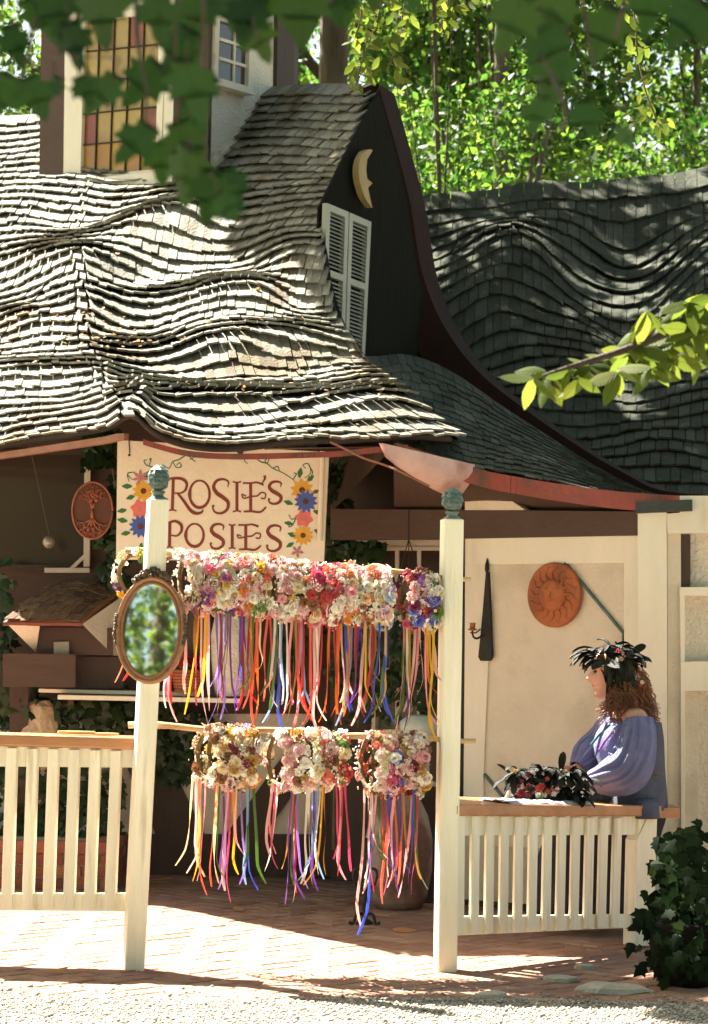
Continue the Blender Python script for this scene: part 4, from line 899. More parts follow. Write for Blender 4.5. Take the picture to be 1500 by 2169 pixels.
# terracotta sun face
c = rw(1173, 1260, .03); x, y, z = disc_frame(c, rw.n); sunr = thing('sun_plaque', 'round terracotta sun face plaque hanging on the cream panel wall', 'plaque', c); rr0 = .168
q = MB(); q.lathe(c - z * .018, [(rr0 * .9, -.006), (rr0, .0), (rr0, .018), (rr0 * .96, .024), (.001, .030)], 40, z); q.build('disc', M['terra'], sunr, False)
q = MB(); q.lathe(c - z * .012, [(rr0 * .52, .018), (rr0 * .5, .03), (rr0 * .4, .042), (rr0 * .18, .047), (.001, .05)], 24, z); face = q.build('face', M['terra'], sunr, True)
q = MB()
for (ex, ey, a, b, h) in ((-.022, .018, .014, .006, .044), (.022, .018, .014, .006, .044), (0, -.002, .006, .022, .054), (0, -.034, .02, .006, .046), (-.022, .03, .018, .004, .047), (.022, .03, .018, .004, .047)):
    p = c - z * .012 + x * ex + y * ey + z * h; V = [p + x * a * math.cos(t) + y * b * math.sin(t) for t in [i * .785 for i in range(8)]]; q.add(V + [p + z * .007], [(i, (i + 1) % 8, 8) for i in range(8)])
setp(q.build('features', M['terra'], face, True), kind='stuff')
for i in range(16):
    a0 = 2 * math.pi * i / 16; q = MB(); pts = []; rad = []
    for k in range(6): f = k / 5; a = a0 + .22 * math.sin(f * 5.5) * f; r_ = rr0 * (.46 + .46 * f); pts.append(c - z * .012 + (x * math.cos(a) + y * math.sin(a)) * r_ + z * (.024 - .006 * f)); rad.append(.0095 * (1 - .75 * f))
    q.tube(pts, rad, 6); q.build('ray', M['terra'], sunr, True)
# iron sconce
sc = thing('candle_sconce', 'black wrought iron candle sconce with long spear point on the panel wall', 'sconce', rw(1026, 1395, .02))
q = MB(); q.slab([rw(a, b, .03) for a, b in ((1029, 1212), (1034, 1212), (1038, 1300), (1041, 1390), (1036, 1400), (1018, 1400), (1013, 1392), (1022, 1300))], -rw.n * .018); q.build('backplate', M['iron'], sc)
q = MB(); q.lathe(rw(1031.5, 1214, .022), [(.008, 0), (.016, .02), (.014, .045), (.004, .075), (.001, .08)], 4, (0, 0, 1)); q.build('spear_tip', M['iron'], sc)
q = MB(); q.tube(smoothpts([rw(1022, 1345, .035), rw(1012, 1352, .06), rw(1004, 1350, .085), rw(1001, 1342, .09), rw(1001, 1334, .09)], 5), .006, 6); q.tube(smoothpts([rw(1018, 1332, .035), rw(1008, 1340, .05), rw(996, 1340, .07)], 5), .004, 6); q.build('arm', M['iron'], sc, True)
q = MB(); q.lathe(rw(1001, 1336, .09), [(.012, 0), (.026, .004), (.026, .01), (.014, .012), (.016, .04), (.021, .042)], 10); q.build('candle_cup', M['copper'], sc, True)
# tree of life disc
tc_ = lw(196, 1081, .78); x, y, z = Vector((1, 0, 0)), Vector((0, 0, 1)), Vector((0, -1, 0)); tr_ = thing('tree_plaque', 'round rusty cut-out tree ornament hanging left of the sign', 'ornament', tc_)
RX, RZ = .112, .158
q = MB(); q.tube([tc_ + x * RX * math.cos(t) + y * RZ * math.sin(t) for t in [i / 32 * 6.2832 for i in range(33)]], .006, 6); q.build('rim', M['copper'], tr_, True)
q = MB(); r_ = random.Random(3)
def branch(p, a, l, w_, d):
    e = (p[0] + math.cos(a) * l, p[1] + math.sin(a) * l)
    if (e[0] / RX) ** 2 + (e[1] / RZ) ** 2 > 1: return
    q.tube([tc_ + x * p[0] + y * p[1], tc_ + x * e[0] + y * e[1]], [w_, w_ * .7], 5)
    if d < 5:
        for s in (-1, 1): branch(e, a + s * r_.uniform(.3, .75), l * r_.uniform(.62, .85), w_ * .7, d + 1)
        if d < 2: branch(e, a + r_.uniform(-.2, .2), l * .7, w_ * .7, d + 1)
branch((0, -.045), math.pi / 2, .055, .011, 0)
for a in (-2.6, -2.1, -1.7, -1.2, -.7): branch((0, -.045), a, .045, .007, 2)
setp(q.build('cut_out_branches', M['copper'], tr_, True), kind='stuff')
q = MB(); q.slab([tc_ + x * RX * .99 * math.cos(t) + y * RZ * .99 * math.sin(t) - z * .006 for t in [i / 32 * 6.2832 for i in range(32)]], -z * .003); q.build('backing', mat('dark_backing', (.13, .05, .03), (.09, .04, .022), 9, .7), tr_)
q = MB(); q.tube([lw(194, 900, .78), lw(196, 1030, .78)], .002, 5); q.build('cord', M['iron'], tr_)
# crescent moon with a profile
mo = thing('moon_ornament', 'yellowed wooden crescent moon with a face profile on the dark gable', 'ornament', gw(775, 380, .05)); q = MB()
outer = [(784, 316), (772, 322), (763, 340), (760, 365), (764, 392), (773, 418), (786, 438)]; inner = [(789, 440), (784, 418), (780, 398), (789, 388), (782, 382), (778, 378), (776, 360), (778, 338), (790, 318)]
o2 = smoothpts([Vector((a, b, 0)) for a, b in outer], 4); poly = [(p.x, p.y) for p in o2] + inner
q.slab([gw(a, b, .07) for a, b in poly], -gw.n * .04); q.build('crescent', mat('yellow_moon', (.30, .22, .08), (.24, .17, .06), 8, .6, .2), mo)
# hanging glass ball
hb = lw(104, 1148, .3); ho = thing('glass_ball', 'clear glass ball hanging on a thread before the dark left window', 'ornament', hb)
q = MB(); q.ball(hb, .038, 14, 10); q.build('ball', M['bulb'], ho, True); q = MB(); q.tube([hb + Vector((0, 0, .038)), lw(60, 930, .3)], .0015, 5); q.build('thread', M['vine'], ho)

# ================================================================== SMALL ROOFED STAND (left), shelf, planter, pots
st = thing('display_hutch', 'small wooden display hutch with its own shingled roof, left of the mirror', 'hutch', Vector(lw(130, 1480, .55)))
hw = Wall(0, 3.15, 280, 3.05)
hB = arc([(6, 1316, 3.0), (100, 1315, 2.98), (172, 1317, 2.95)]); hT = arc([(118, 1236, 3.45), (190, 1226, 3.4), (262, 1250, 3.35)])
hR = Roof(hB, hT, [(0, 6, 1316, 3.0), (1, 118, 1236, 3.45)], [(0, 172, 1317, 2.95), (1, 262, 1250, 3.35)], lambda x, y, u, v: .02 * math.sin(v * 3.14))
ho_ = deck(hR, 8, 6, .006, .02, 'roof', M['orange'], st); put_shingles(lay_shingles(hR, 6, .11, lambda u, v, k: 0, .012), M['brownshingle'], ho_, 80)
q = MB(); q.slab([P(6, 1318, 2.99), P(174, 1320, 2.94), P(174, 1326, 2.94), P(6, 1324, 2.99)], Vector((0, .03, 0))); q.build('eave_trim', M['redfascia'], st)
q = MB(); q.slab([P(174, 1322, 2.96), P(266, 1258, 3.3), P(268, 1390, 3.3), P(240, 1388, 3.2)], Vector((.0, .02, 0))); q.build('side_panel', M['plaster'], st)
q = MB(); q.slab([P(18, 1324, 3.0), P(84, 1326, 3.0), P(76, 1382, 3.2)], Vector((0, .02, 0))); q.build('bracket_panel', M['plaster'], st)
q = MB(); q.hexa([P(a, b, c_) for a, b, c_ in ((82, 1386, 3.15), (240, 1388, 3.15), (240, 1388, 3.6), (82, 1386, 3.6), (82, 1330, 3.15), (240, 1330, 3.15), (240, 1330, 3.6), (82, 1330, 3.6))]); q.build('cabinet', M['taupe'], st)
q = MB(); q.slab([P(114, 1360, 3.13), P(146, 1359, 3.13), P(146, 1386, 3.13), P(114, 1386, 3.13)], Vector((0, .01, 0))); q.build('paper_note', mat('grey_paper', (.38, .33, .27), (.32, .28, .23), 30, .8), st)
q = MB(); q.hexa([P(a, b, c_) for a, b, c_ in ((6, 1455, 3.05), (160, 1456, 3.05), (160, 1456, 3.5), (6, 1455, 3.5), (6, 1384, 3.05), (160, 1386, 3.05), (160, 1386, 3.5), (6, 1384, 3.5))]); q.build('drawer_box', M['taupe'], st)
q = MB(); q.hexa([P(a, b, c_) for a, b, c_ in ((160, 1458, 3.2), (262, 1458, 3.2), (262, 1458, 3.6), (160, 1458, 3.6), (160, 1392, 3.2), (262, 1392, 3.2), (262, 1392, 3.6), (160, 1392, 3.6))]); q.build('base_box', M['brown'], st)
q = MB(); q.hexa([P(a, b, c_) for a, b, c_ in ((20, 1900, 3.5), (60, 1900, 3.5), (60, 1900, 3.6), (20, 1900, 3.6), (20, 1455, 3.4), (60, 1455, 3.4), (60, 1455, 3.6), (20, 1455, 3.6))]); q.build('leg', M['brown'], st)
shf = thing('plank_shelf', 'two pale weathered planks forming a shelf below the mirror', 'shelf', P(280, 1490, 3.2))
q = MB(); q.bar(P(86, 1462, 3.25), P(420, 1470, 3.25), .16, .02, (0, 0, 1)); q.build('plank', M['whiter'], shf)
q = MB(); q.bar(P(126, 1476, 3.1), P(510, 1484, 3.1), .16, .024, (0, 0, 1)); q.build('plank', M['whiter'], shf)
for xx in (150, 470): q = MB(); q.bar(P(xx, 1486, 3.18), P(xx, 1486, 3.9), .03, .04, (0, 0, 1)); q.build('bracket', M['brown'], shf)
# pale carved log and basket behind the ribbons
lg = thing('pale_urn', 'tall pale grey vase standing on the shelf behind the ribbons', 'vase', P(490, 1474, 3.15)); q = MB(); b0 = P(490, 1474, 3.15)
q.lathe(b0, [(.085, 0), (.10, .06), (.115, .2), (.12, .34), (.10, .44), (.075, .47), (.085, .49)], 18); q.build('vase_body', M['stucco'], lg, True)
bk = thing('flower_basket', 'woven basket of red flowers on the shelf right of the mirror', 'basket', P(398, 1466, 3.15)); q = MB(); b0 = P(398, 1466, 3.15)
for k in range(7): q.lathe(b0 + Vector((0, 0, .018 * k)), [(.07 + .004 * k, 0), (.078 + .004 * k, .009), (.072 + .004 * k, .017)], 16)
setp(q.build('basket_weave', M['terra'], bk, True), kind='stuff')
for i in range(14): a = rng.random() * 6.28; rr1 = rng.uniform(0, .09); link('flower', flower_mesh('rose', rng.choice(['red', 'burg', 'red'])), bk, aim(b0 + Vector((rr1 * math.cos(a), rr1 * math.sin(a), .145 + rng.uniform(0, .05))), (math.cos(a) * .5, math.sin(a) * .5 - .5, 1), .03))
lg2 = thing('bark_log', 'dark rough bark log leaning behind the mirror on the shelf', 'log', P(420, 1470, 3.3)); q = MB()
q.tube([P(400, 1460, 3.35), P(412, 1400, 3.33), P(424, 1340, 3.3), P(430, 1278, 3.3)], [.09, .085, .09, .08], 12); q.build('log', M['bark'], lg2)
# brick planter
pl0 = Vector((-2.6, 3.0, 0)); plx = PZ(232, 1888); pt = thing('brick_planter', 'low red brick planter bed of ivy behind the left railing', 'planter', Vector((-1.9, 3.1, 0)))
q = MB(); q.hexa([Vector(v) for v in ((-2.7, 2.995, 0), (plx.x, 2.995, 0), (plx.x, 3.7, 0), (-2.7, 3.7, 0), (-2.7, 2.995, .245), (plx.x, 2.995, .245), (plx.x, 3.7, .245), (-2.7, 3.7, .245))]); q.build('core', M['mortar'], pt)
for row in range(4):
    x_ = -2.75 + (.1 if row % 2 else 0)
    while x_ < plx.x - .02:
        L_ = .2 if row < 3 else .21; xe = min(x_ + L_ - .01, plx.x + .012)
        q = MB(); z0 = row * .066; dep = rng.uniform(0, .006) + (.02 if row == 3 else 0); zz = .057 if row < 3 else .06
        q.hexa([Vector(v) for v in ((x_, 2.98 - dep, z0), (xe, 2.98 - dep, z0), (xe, 3.08, z0), (x_, 3.08, z0), (x_, 2.98 - dep, z0 + zz), (xe, 2.98 - dep, z0 + zz), (xe, 3.08, z0 + zz), (x_, 3.08, z0 + zz))]); q.build('brick', M['redbrick'], pt); x_ += L_
for row in range(4):
    for k in range(3):
        q = MB(); y0 = 3.09 + k * .2 + (.05 if row % 2 else 0); z0 = row * .066; q.hexa([Vector(v) for v in ((plx.x - .1, y0, z0), (plx.x + .014, y0, z0), (plx.x + .014, y0 + .19, z0), (plx.x - .1, y0 + .19, z0), (plx.x - .1, y0, z0 + .057), (plx.x + .014, y0, z0 + .057), (plx.x + .014, y0 + .19, z0 + .057), (plx.x - .1, y0 + .19, z0 + .057))]); q.build('brick', M['redbrick'], pt)
q = MB(); q.ball(P(80, 1560, 3.45), (.12, .06, .2), 10, 8); rk = q.build('boulder', mat('tan_rock', (.5, .40, .27), (.38, .29, .19), 9, .9, 1.0, 25), None, False); setp(rk, 'tan jagged rock standing in the ivy above the left railing', 'rock')
for v in rk.data.vertices: v.co += Vector(mnoise.noise_vector(v.co * 9)) * .04
# large jar and bowl
jc = PZ(862, 1905); jr = thing('clay_jar', 'big rusty clay storage jar standing in the shade behind the garlands', 'jar', Vector((jc.x, 2.35, 0))); q = MB(); jb = Vector((P(845, 1800, 2.35).x, 2.35, 0))
q.lathe(jb, [(.12, 0), (.15, .06), (.175, .2), (.175, .36), (.15, .48), (.11, .56), (.095, .60), (.11, .625), (.09, .62)], 28); q.build('jar_body', mat('rust_clay', (.17, .095, .07), (.11, .06, .045), 5, .8, .3, 30, c3=(.34, .30, .26), c3s=3, c3t=(.48, .62)), jr, True)
st2 = thing('stone_bowl', 'pale green glazed bowl on a stand behind the lower garland', 'bowl', P(888, 1680, 2.7)); b0 = P(888, 1562, 2.7); q = MB()
q.lathe(b0, [(.05, 0), (.085, .01), (.11, .05), (.105, .085), (.07, .11), (.066, .12), (.06, .115)], 22); q.build('bowl', mat('celadon', (.42, .50, .44), (.36, .43, .38), 6, .3, c3=(.55, .6, .54), c3s=5), st2, True)
q = MB(); q.lathe(b0 + Vector((0, 0, -.26)), [(.10, 0), (.10, .02), (.06, .04), (.05, .22), (.09, .258)], 16); q.build('pedestal', M['stucco'], st2, True)
q = MB(); q.lathe(Vector((b0.x, b0.y, 0)), [(.11, 0), (.11, b0.z - .262)], 12); q.build('plinth', M['brown'], st2)
# iron boot stand
ir0 = PZ(772, 1958); ir = thing('iron_plant_stand', 'small ornate black iron stand on the pavers behind the blue ribbon', 'stand', ir0); q = MB()
q.lathe(ir0, [(.04, 0), (.045, .01), (.015, .03), (.012, .09), (.022, .11), (.012, .13), (.012, .24), (.02, .26), (.01, .28), (.012, .42)], 10); q.build('stem', M['iron'], ir, True)
for s in (-1, 1):
    q = MB(); q.tube(smoothpts([ir0 + Vector((0, 0, .16)), ir0 + Vector((s * .05, 0, .2)), ir0 + Vector((s * .055, 0, .26)), ir0 + Vector((s * .025, 0, .27)), ir0 + Vector((s * .03, 0, .23))], 5), .007, 6); q.build('scroll', M['iron'], ir, True)
    q = MB(); q.tube(smoothpts([ir0 + Vector((0, 0, .05)), ir0 + Vector((s * .04, -.02, .05)), ir0 + Vector((s * .055, -.03, .008)), ir0 + Vector((s * .075, -.035, .015))], 5), .008, 6); q.build('foot', M['iron'], ir, True)
# paddles on left cap
for k, (xa, xb, yy) in enumerate(((122, 202, 1556), (198, 252, 1560))):
    a = fl(xa, yy - 2, -.06); b = fl(xb, yy, -.06); pd = MB(); cc = (a + b) / 2; L_ = (b - a).length / 2
    pd.slab([cc + Vector((L_ * math.cos(t), .03 * math.sin(t), .004)) for t in [i / 16 * 6.2832 for i in range(16)]], Vector((0, 0, .009)))
    setp(pd.build('wooden_plate', M['bamboo'], None), 'long pale wooden plate lying on the left cap board' if k == 0 else 'short pale wooden plate next to the left post on the cap board', 'plate')
# hanging basket cords over the entrance
hk = thing('hanging_basket', 'hanging basket with thin black cords and trailing ivy in the entrance', 'hanging basket', P(868, 1300, 2.6)); hkp = P(866, 1142, 2.6)
for s in (-26, -2, 26): q = MB(); q.tube([hkp, P(868 + s, 1232, 2.6 + .05 * (s % 3))], .003, 5); q.build('cord', M['iron'], hk)
q = MB(); q.tube([hkp, P(866, 1080, 2.6)], .004, 5); q.build('hook', M['iron'], hk); q = MB(); q.lathe(P(868, 1290, 2.6), [(.03, 0), (.08, .03), (.10, .1), (.105, .14), (.09, .13)], 16); q.build('basket', M['brown'], hk, True)
# stray twig hanging along the eave
q = MB(); q.tube(pts if False else smoothpts([P(700, 936, 1.75), P(740, 955, 1.73), P(770, 970, 1.72), P(815, 985, 1.72), P(850, 1000, 1.7), P(910, 1030, 1.7)], 4), .006, 5); setp(q.build('dry_vine', M['orange'], None), 'thin dry vine hanging in a curve under the eave by the pink bracket', 'vine')
# flat kerb stones at the edge of the gravel, right
for k, (x_, y_, s) in enumerate(((1190, 2078, .05), (1300, 2098, .11), (1238, 2052, .03), (1040, 2112, .045))):
    p = PZ(x_, y_); sb = MB(); n_ = 9; sb.lathe(p + Vector((0, 0, -.012)), [(s * .8, 0), (s, .012), (s * .92, .028), (s * .6, .034)], n_); o = sb.build('flat_stone', mat('kerb_stone', (.42, .38, .31), (.34, .31, .25), 12, .9, .6, 50) if k == 0 else bpy.data.materials['kerb_stone'], None)
    for v in o.data.vertices: v.co += Vector(mnoise.noise_vector(v.co * 14)) * s * .22; v.co.x = p.x + (v.co.x - p.x) * 1.5
    setp(o, ['small pale stone in the dappled shade before the bench railing', 'long flat pale stone at the gravel edge, the biggest stone', 'tiny pale stone under the bench railing shadow', 'pale stone on the gravel right of the tall post base'][k], 'stone')

# ================================================================== SEATED WOMAN
SKIN = mat('skin', (.56, .30, .20), (.50, .25, .165), 20, .5, .05, 90)
BLOUSE = mat('lavender_blouse', (.145, .155, .30), (.105, .112, .23), 14, .85, .3, 120)
VEST = mat('blue_grey_vest', (.075, .085, .125), (.05, .058, .09), 12, .9, .4, 150)
SKIRT = mat('dark_skirt', (.012, .012, .018), (.017, .016, .025), 8, .9, .3, 60)
HAIR = mat('auburn_hair', (.24, .082, .028), (.11, .038, .015), 14, .45, 0, None, .35)
FEA = mat('black_feather', (.012, .015, .011), (.024, .027, .02), 18, .6, .3, 120, .3, spec=.12)
EYE = mat('eye', (.02, .012, .008), rough=.15); LIP = mat('lips', (.40, .12, .10), rough=.45)
wom = thing('person', 'seated woman in lavender puff sleeved blouse and feather headdress facing left on the bench railing', 'person', P(1330, 1960, 1.2))
J = {}
def joint(n, px, py, Y, r): J[n] = (P(px, py, Y), r)
for a in (('pelvis', 1338, 1672, 1.13, .135), ('waist', 1340, 1622, 1.13, .115), ('chest', 1340, 1556, 1.13, .125), ('neckb', 1330, 1502, 1.13, .075), ('neck', 1312, 1474, 1.12, .05), ('skull', 1298, 1432, 1.11, .07),
          ('ls', 1346, 1513, .96, .06), ('le', 1336, 1640, .94, .045), ('lw', 1240, 1652, .98, .027), ('lp', 1218, 1655, .99, .03), ('rs', 1322, 1522, 1.29, .06), ('re', 1262, 1608, 1.30, .043), ('rw', 1216, 1632, 1.18, .026), ('rp', 1198, 1640, 1.15, .029),
          ('lh', 1330, 1690, 1.10, .10), ('lk', 1245, 1742, 1.36, .065), ('la', 1192, 1905, 1.42, .04), ('lt', 1150, 1925, 1.38, .03), ('rh', 1340, 1690, 1.22, .10), ('rk', 1268, 1748, 1.50, .065), ('ra', 1230, 1902, 1.56, .04), ('rt', 1190, 1922, 1.52, .03)): joint(*a)
names = list(J); E = [('pelvis', 'waist'), ('waist', 'chest'), ('chest', 'neckb'), ('neckb', 'neck'), ('neck', 'skull'), ('chest', 'ls'), ('ls', 'le'), ('le', 'lw'), ('lw', 'lp'), ('chest', 'rs'), ('rs', 're'), ('re', 'rw'), ('rw', 'rp'),
     ('pelvis', 'lh'), ('lh', 'lk'), ('lk', 'la'), ('la', 'lt'), ('pelvis', 'rh'), ('rh', 'rk'), ('rk', 'ra'), ('ra', 'rt')]
def skin_mesh(pts, rads, edges, root=0, sub=2):
    me = bpy.data.meshes.new('tmp'); me.from_pydata([tuple(p) for p in pts], edges, []); o = bpy.data.objects.new('tmp', me); COL.objects.link(o)
    s = o.modifiers.new('skin', 'SKIN'); s.use_smooth_shade = True
    for i, r in enumerate(rads): d = me.skin_vertices[0].data[i]; d.radius = (r, r); d.use_root = (i == root)
    sb = o.modifiers.new('sub', 'SUBSURF'); sb.levels = sub; sb.render_levels = sub
    dg = bpy.context.evaluated_depsgraph_get(); r = bpy.data.meshes.new_from_object(o.evaluated_get(dg)); bpy.data.objects.remove(o); bpy.data.meshes.remove(me)
    V = [v.co.copy() for v in r.vertices]; Fc = [tuple(p.vertices) for p in r.polygons]; bpy.data.meshes.remove(r); return V, Fc
body = MB()
body.add(*skin_mesh([J[n][0] for n in names], [J[n][1] for n in names], [(names.index(a), names.index(b)) for a, b in E]))
# fingers: separate bent chains rooted in the palm
for pn, wn, sg in (('lp', 'lw', -1), ('rp', 'rw', 1)):
    p, w_ = J[pn][0], J[wn][0]; d = (p - w_).normalized(); s = Vector((0, sg * .35, -.9)); s = (s - d * s.dot(d)).normalized(); nn = d.cross(s)
    for k, (ln, of) in enumerate(((.068, -.024), (.077, -.008), (.072, .008), (.058, .023))):
        b = p + s * of * .9 + d * .004; c = [b, b + d * ln * .42, b + d * ln * .72 - Vector((0, 0, .012)), b + d * ln * .9 - Vector((0, 0, .03))]
        body.add(*skin_mesh(c, [.0095, .009, .008, .0065], [(0, 1), (1, 2), (2, 3)], 0, 1))
    b = w_ + (p - w_) * .45 - s * .012; c = [b, b - s * .026 + d * .02, b - s * .03 + d * .048]
    body.add(*skin_mesh(c, [.012, .0105, .008], [(0, 1), (1, 2)], 0, 1))
# head: profile sculpted along the facing direction
HC = P(1293, 1428, 1.10); hf = Vector((-1, .06, -.05)).normalized(); hu = Vector((-.05, 0, 1)); hu = (hu - hf * hu.dot(hf)).normalized(); hl = hf.cross(hu)
def tab(t, z):
    for i in range(len(t) - 1):
        if t[i][0] <= z <= t[i + 1][0]:
            f = (z - t[i][0]) / (t[i + 1][0] - t[i][0]); f = f * f * (3 - 2 * f) if False else f; return t[i][1] + (t[i + 1][1] - t[i][1]) * f
    return t[0][1] if z < t[0][0] else t[-1][1]
FT = [(-.118, .03), (-.112, .068), (-.100, .083), (-.088, .084), (-.076, .074), (-.066, .083), (-.058, .085), (-.050, .079), (-.042, .087), (-.032, .083), (-.012, .084), (.012, .082), (.022, .080), (.036, .090), (.060, .088), (.08, .076), (.1, .05), (.114, .005)]
BT = [(-.118, .0), (-.09, .03), (-.05, .07), (0, .095), (.05, .1), (.09, .07), (.114, .005)]
WT = [(-.118, .018), (-.105, .036), (-.08, .052), (-.04, .064), (0, .072), (.04, .075), (.08, .058), (.1, .04), (.114, .004)]
V = []; NZ, NA = 48, 48
for i in range(NZ + 1):
    z = -.118 + .232 * i / NZ; f_, b_, w_ = tab(FT, z), tab(BT, z), tab(WT, z)
    for k in range(NA):
        a = 2 * math.pi * k / NA; ca, sa = math.cos(a), math.sin(a)
        x = (f_ if ca > 0 else b_) * (abs(ca) ** .85) * (1 if ca > 0 else -1); y = w_ * (abs(sa) ** .85) * (1 if sa > 0 else -1)
        if ca > 0:
            nose = math.exp(-(y / .013) ** 2) * (.030 * math.exp(-((z + .020) / .014) ** 2) + .017 * math.exp(-((z - .002) / .016) ** 2)); x += nose
            for sy in (-1, 1): x -= .013 * math.exp(-((y - sy * .032) / .014) ** 2 - ((z - .016) / .010) ** 2); x += .004 * math.exp(-((y - sy * .04) / .016) ** 2 - ((z + .014) / .016) ** 2)
        V.append(HC + hf * x + hl * y + hu * z)
Fh = [(i * NA + k, i * NA + (k + 1) % NA, (i + 1) * NA + (k + 1) % NA, (i + 1) * NA + k) for i in range(NZ) for k in range(NA)] + [tuple(range(NA - 1, -1, -1)), tuple(range(NZ * NA, NZ * NA + NA))]
body.add(V, Fh)
for sy in (-1, 1):  # ears
    c = HC + hl * sy * .073 - hf * .008 - hu * .005; body.lathe(c, [(.022, -.008), (.03, .0), (.026, .008), (.012, .004)], 10, hl * sy + hf * -.5)
bo = body.build('body', SKIN, wom, True); rm = bo.modifiers.new('remesh', 'REMESH'); rm.mode = 'VOXEL'; rm.voxel_size = .0045; rm.use_smooth_shade = True
smm = bo.modifiers.new('smooth', 'SMOOTH'); smm.factor = .5; smm.iterations = 2
_m = bpy.data.meshes.new_from_object(bo.evaluated_get(bpy.context.evaluated_depsgraph_get())); bo.modifiers.clear(); bo.data = _m; _m.name = 'body'
if not _m.materials: _m.materials.append(SKIN)
_m.polygons.foreach_set('use_smooth', [True] * len(_m.polygons))
for sy in (-1, 1):
    q = MB(); c = HC + hf * .069 + hl * sy * .032 + hu * .015; q.ball((0, 0, 0), (.011, .012, .008), 10, 8); e = q.build('eye', EYE, wom, True); e.matrix_basis = Matrix.Translation(c)
    q = MB(); q.tube([HC + hf * (.088 - abs(t) * .3) + hl * sy * (.033 + t) + hu * (.037 + .004 * math.cos(t * 80)) for t in (-.016, -.006, .006, .018)], [.002, .0035, .003, .0015], 6); q.build('eyebrow', HAIR, wom)
q = MB(); q.tube([HC + hf * (.083 - .012 * abs(t) * 2) + hl * .026 * t + hu * (-.0505 + .002 * abs(t)) for t in (-1, -.5, 0, .5, 1)], [.002, .005, .0058, .005, .002], 6); q.build('lips', LIP, wom, True)
# clothes: lofts with folds
def loft(rings, n, folds, name, m, parent=wom, seed=0, cap=False, thick=True):
    """rings: (centre, half x vec, half y vec, fold depth)"""
    r = random.Random(seed); ph = [r.uniform(0, 6.3) for _ in range(4)]; V = []
    for i, (c, a, b, fd) in enumerate(rings):
        for k in range(n):
            t = 2 * math.pi * k / n; g = i / max(1, len(rings) - 1)
            s = 1 + fd * (1.1 * (abs(math.sin(folds * .5 * t + ph[0] + g * .9 + .5 * math.sin(3 * t + 5 * g))) ** .7 - .6) + .35 * math.sin(int(folds * 1.7) * t + ph[1] - g * 2) + .3 * math.sin(3 * t + ph[2] + g * 4) + .25 * math.sin(g * 11 + ph[3] + 2 * t))
            V.append(c + a * math.cos(t) * s + b * math.sin(t) * s)
    m_ = len(rings); Fc = [(i * n + k, i * n + (k + 1) % n, (i + 1) * n + (k + 1) % n, (i + 1) * n + k) for i in range(m_ - 1) for k in range(n)]
    if cap: Fc += [tuple(range(n - 1, -1, -1)), tuple(range((m_ - 1) * n, m_ * n))]
    q = MB(); q.add(V, Fc); o = q.build(name, m, parent, True); sb = o.modifiers.new('sub', 'SUBSURF'); sb.levels = 1; sb.render_levels = 1
    if thick: so = o.modifiers.new('solid', 'SOLIDIFY'); so.thickness = .004
    return o
def vring(px, py, Y, hx, hy, fd, tx=0, tz=0): return (P(px, py, Y), Vector((hx, 0, tz)), Vector((0, hy, tx)), fd)
loft([vring(1330, 1524, 1.13, .088, .16, .03, 0, -.01), vring(1332, 1533, 1.13, .112, .185, .05), vring(1330, 1552, 1.12, .150, .195, .05), vring(1328, 1580, 1.12, .158, .185, .05), vring(1332, 1612, 1.12, .142, .17, .04), vring(1336, 1640, 1.13, .132, .165, .03)], 40, 13, 'blouse', BLOUSE, seed=2)
def sleeve(pts, rads, seed, name='sleeve'):
    s = smoothpts([Vector((*p, 0)).to_3d() if False else Vector(p) for p in pts], 5); rr = []
    for i in range(len(s)):
        f = i / (len(s) - 1) * (len(rads) - 1); a = int(min(f, len(rads) - 2)); rr.append(rads[a] + (rads[a + 1] - rads[a]) * (f - a))
    rings = []; u = None
    for i, p in enumerate(s):
        d = (s[min(i + 1, len(s) - 1)] - s[max(i - 1, 0)]).normalized(); u = d.orthogonal().normalized() if u is None else (u - d * u.dot(d)).normalized(); rings.append((p, u * rr[i], d.cross(u) * rr[i], .2))
    return loft(rings, 56, 12, name, BLOUSE, seed=seed)
sleeve([P(1354, 1520, .96), P(1354, 1550, .95), P(1346, 1590, .93), P(1325, 1632, .92), P(1285, 1648, .94), P(1246, 1652, .97)], [.058, .078, .09, .10, .08, .036], 5)
sleeve([P(1318, 1512, 1.28), P(1298, 1550, 1.32), P(1272, 1590, 1.32), P(1245, 1610, 1.26), P(1222, 1628, 1.2)], [.055, .095, .10, .085, .038], 9)
loft([vring(1366, 1530, 1.13, .07, .19, .03, 0, -.0), vring(1362, 1560, 1.13, .092, .19, .03), vring(1358, 1600, 1.13, .105, .18, .02), vring(1350, 1632, 1.13, .125, .178, .02), vring(1348, 1660, 1.13, .135, .182, .03), vring(1346, 1690, 1.12, .145, .19, .04), vring(1344, 1712, 1.11, .15, .195, .05)], 40, 11, 'vest', VEST, seed=4)
q = MB(); q.tube([P(1338, 1632, 1.13) + Vector((.142 * math.cos(t), .192 * math.sin(t), .008 * math.sin(3 * t))) for t in [i / 28 * 6.2832 for i in range(29)]], .016, 6); q.build('belt', mat('dark_belt', (.05, .035, .02), (.09, .06, .02), 30, .6), wom, True)
loft([vring(1338, 1676, 1.15, .15, .19, .03), vring(1325, 1705, 1.2, .19, .2, .05), vring(1300, 1735, 1.34, .25, .17, .07), vring(1275, 1775, 1.42, .26, .16, .10), vring(1262, 1840, 1.45, .27, .17, .13), vring(1255, 1895, 1.46, .28, .18, .16), vring(1250, 1935, 1.46, .29, .18, .18)], 44, 12, 'skirt', SKIRT, seed=6)
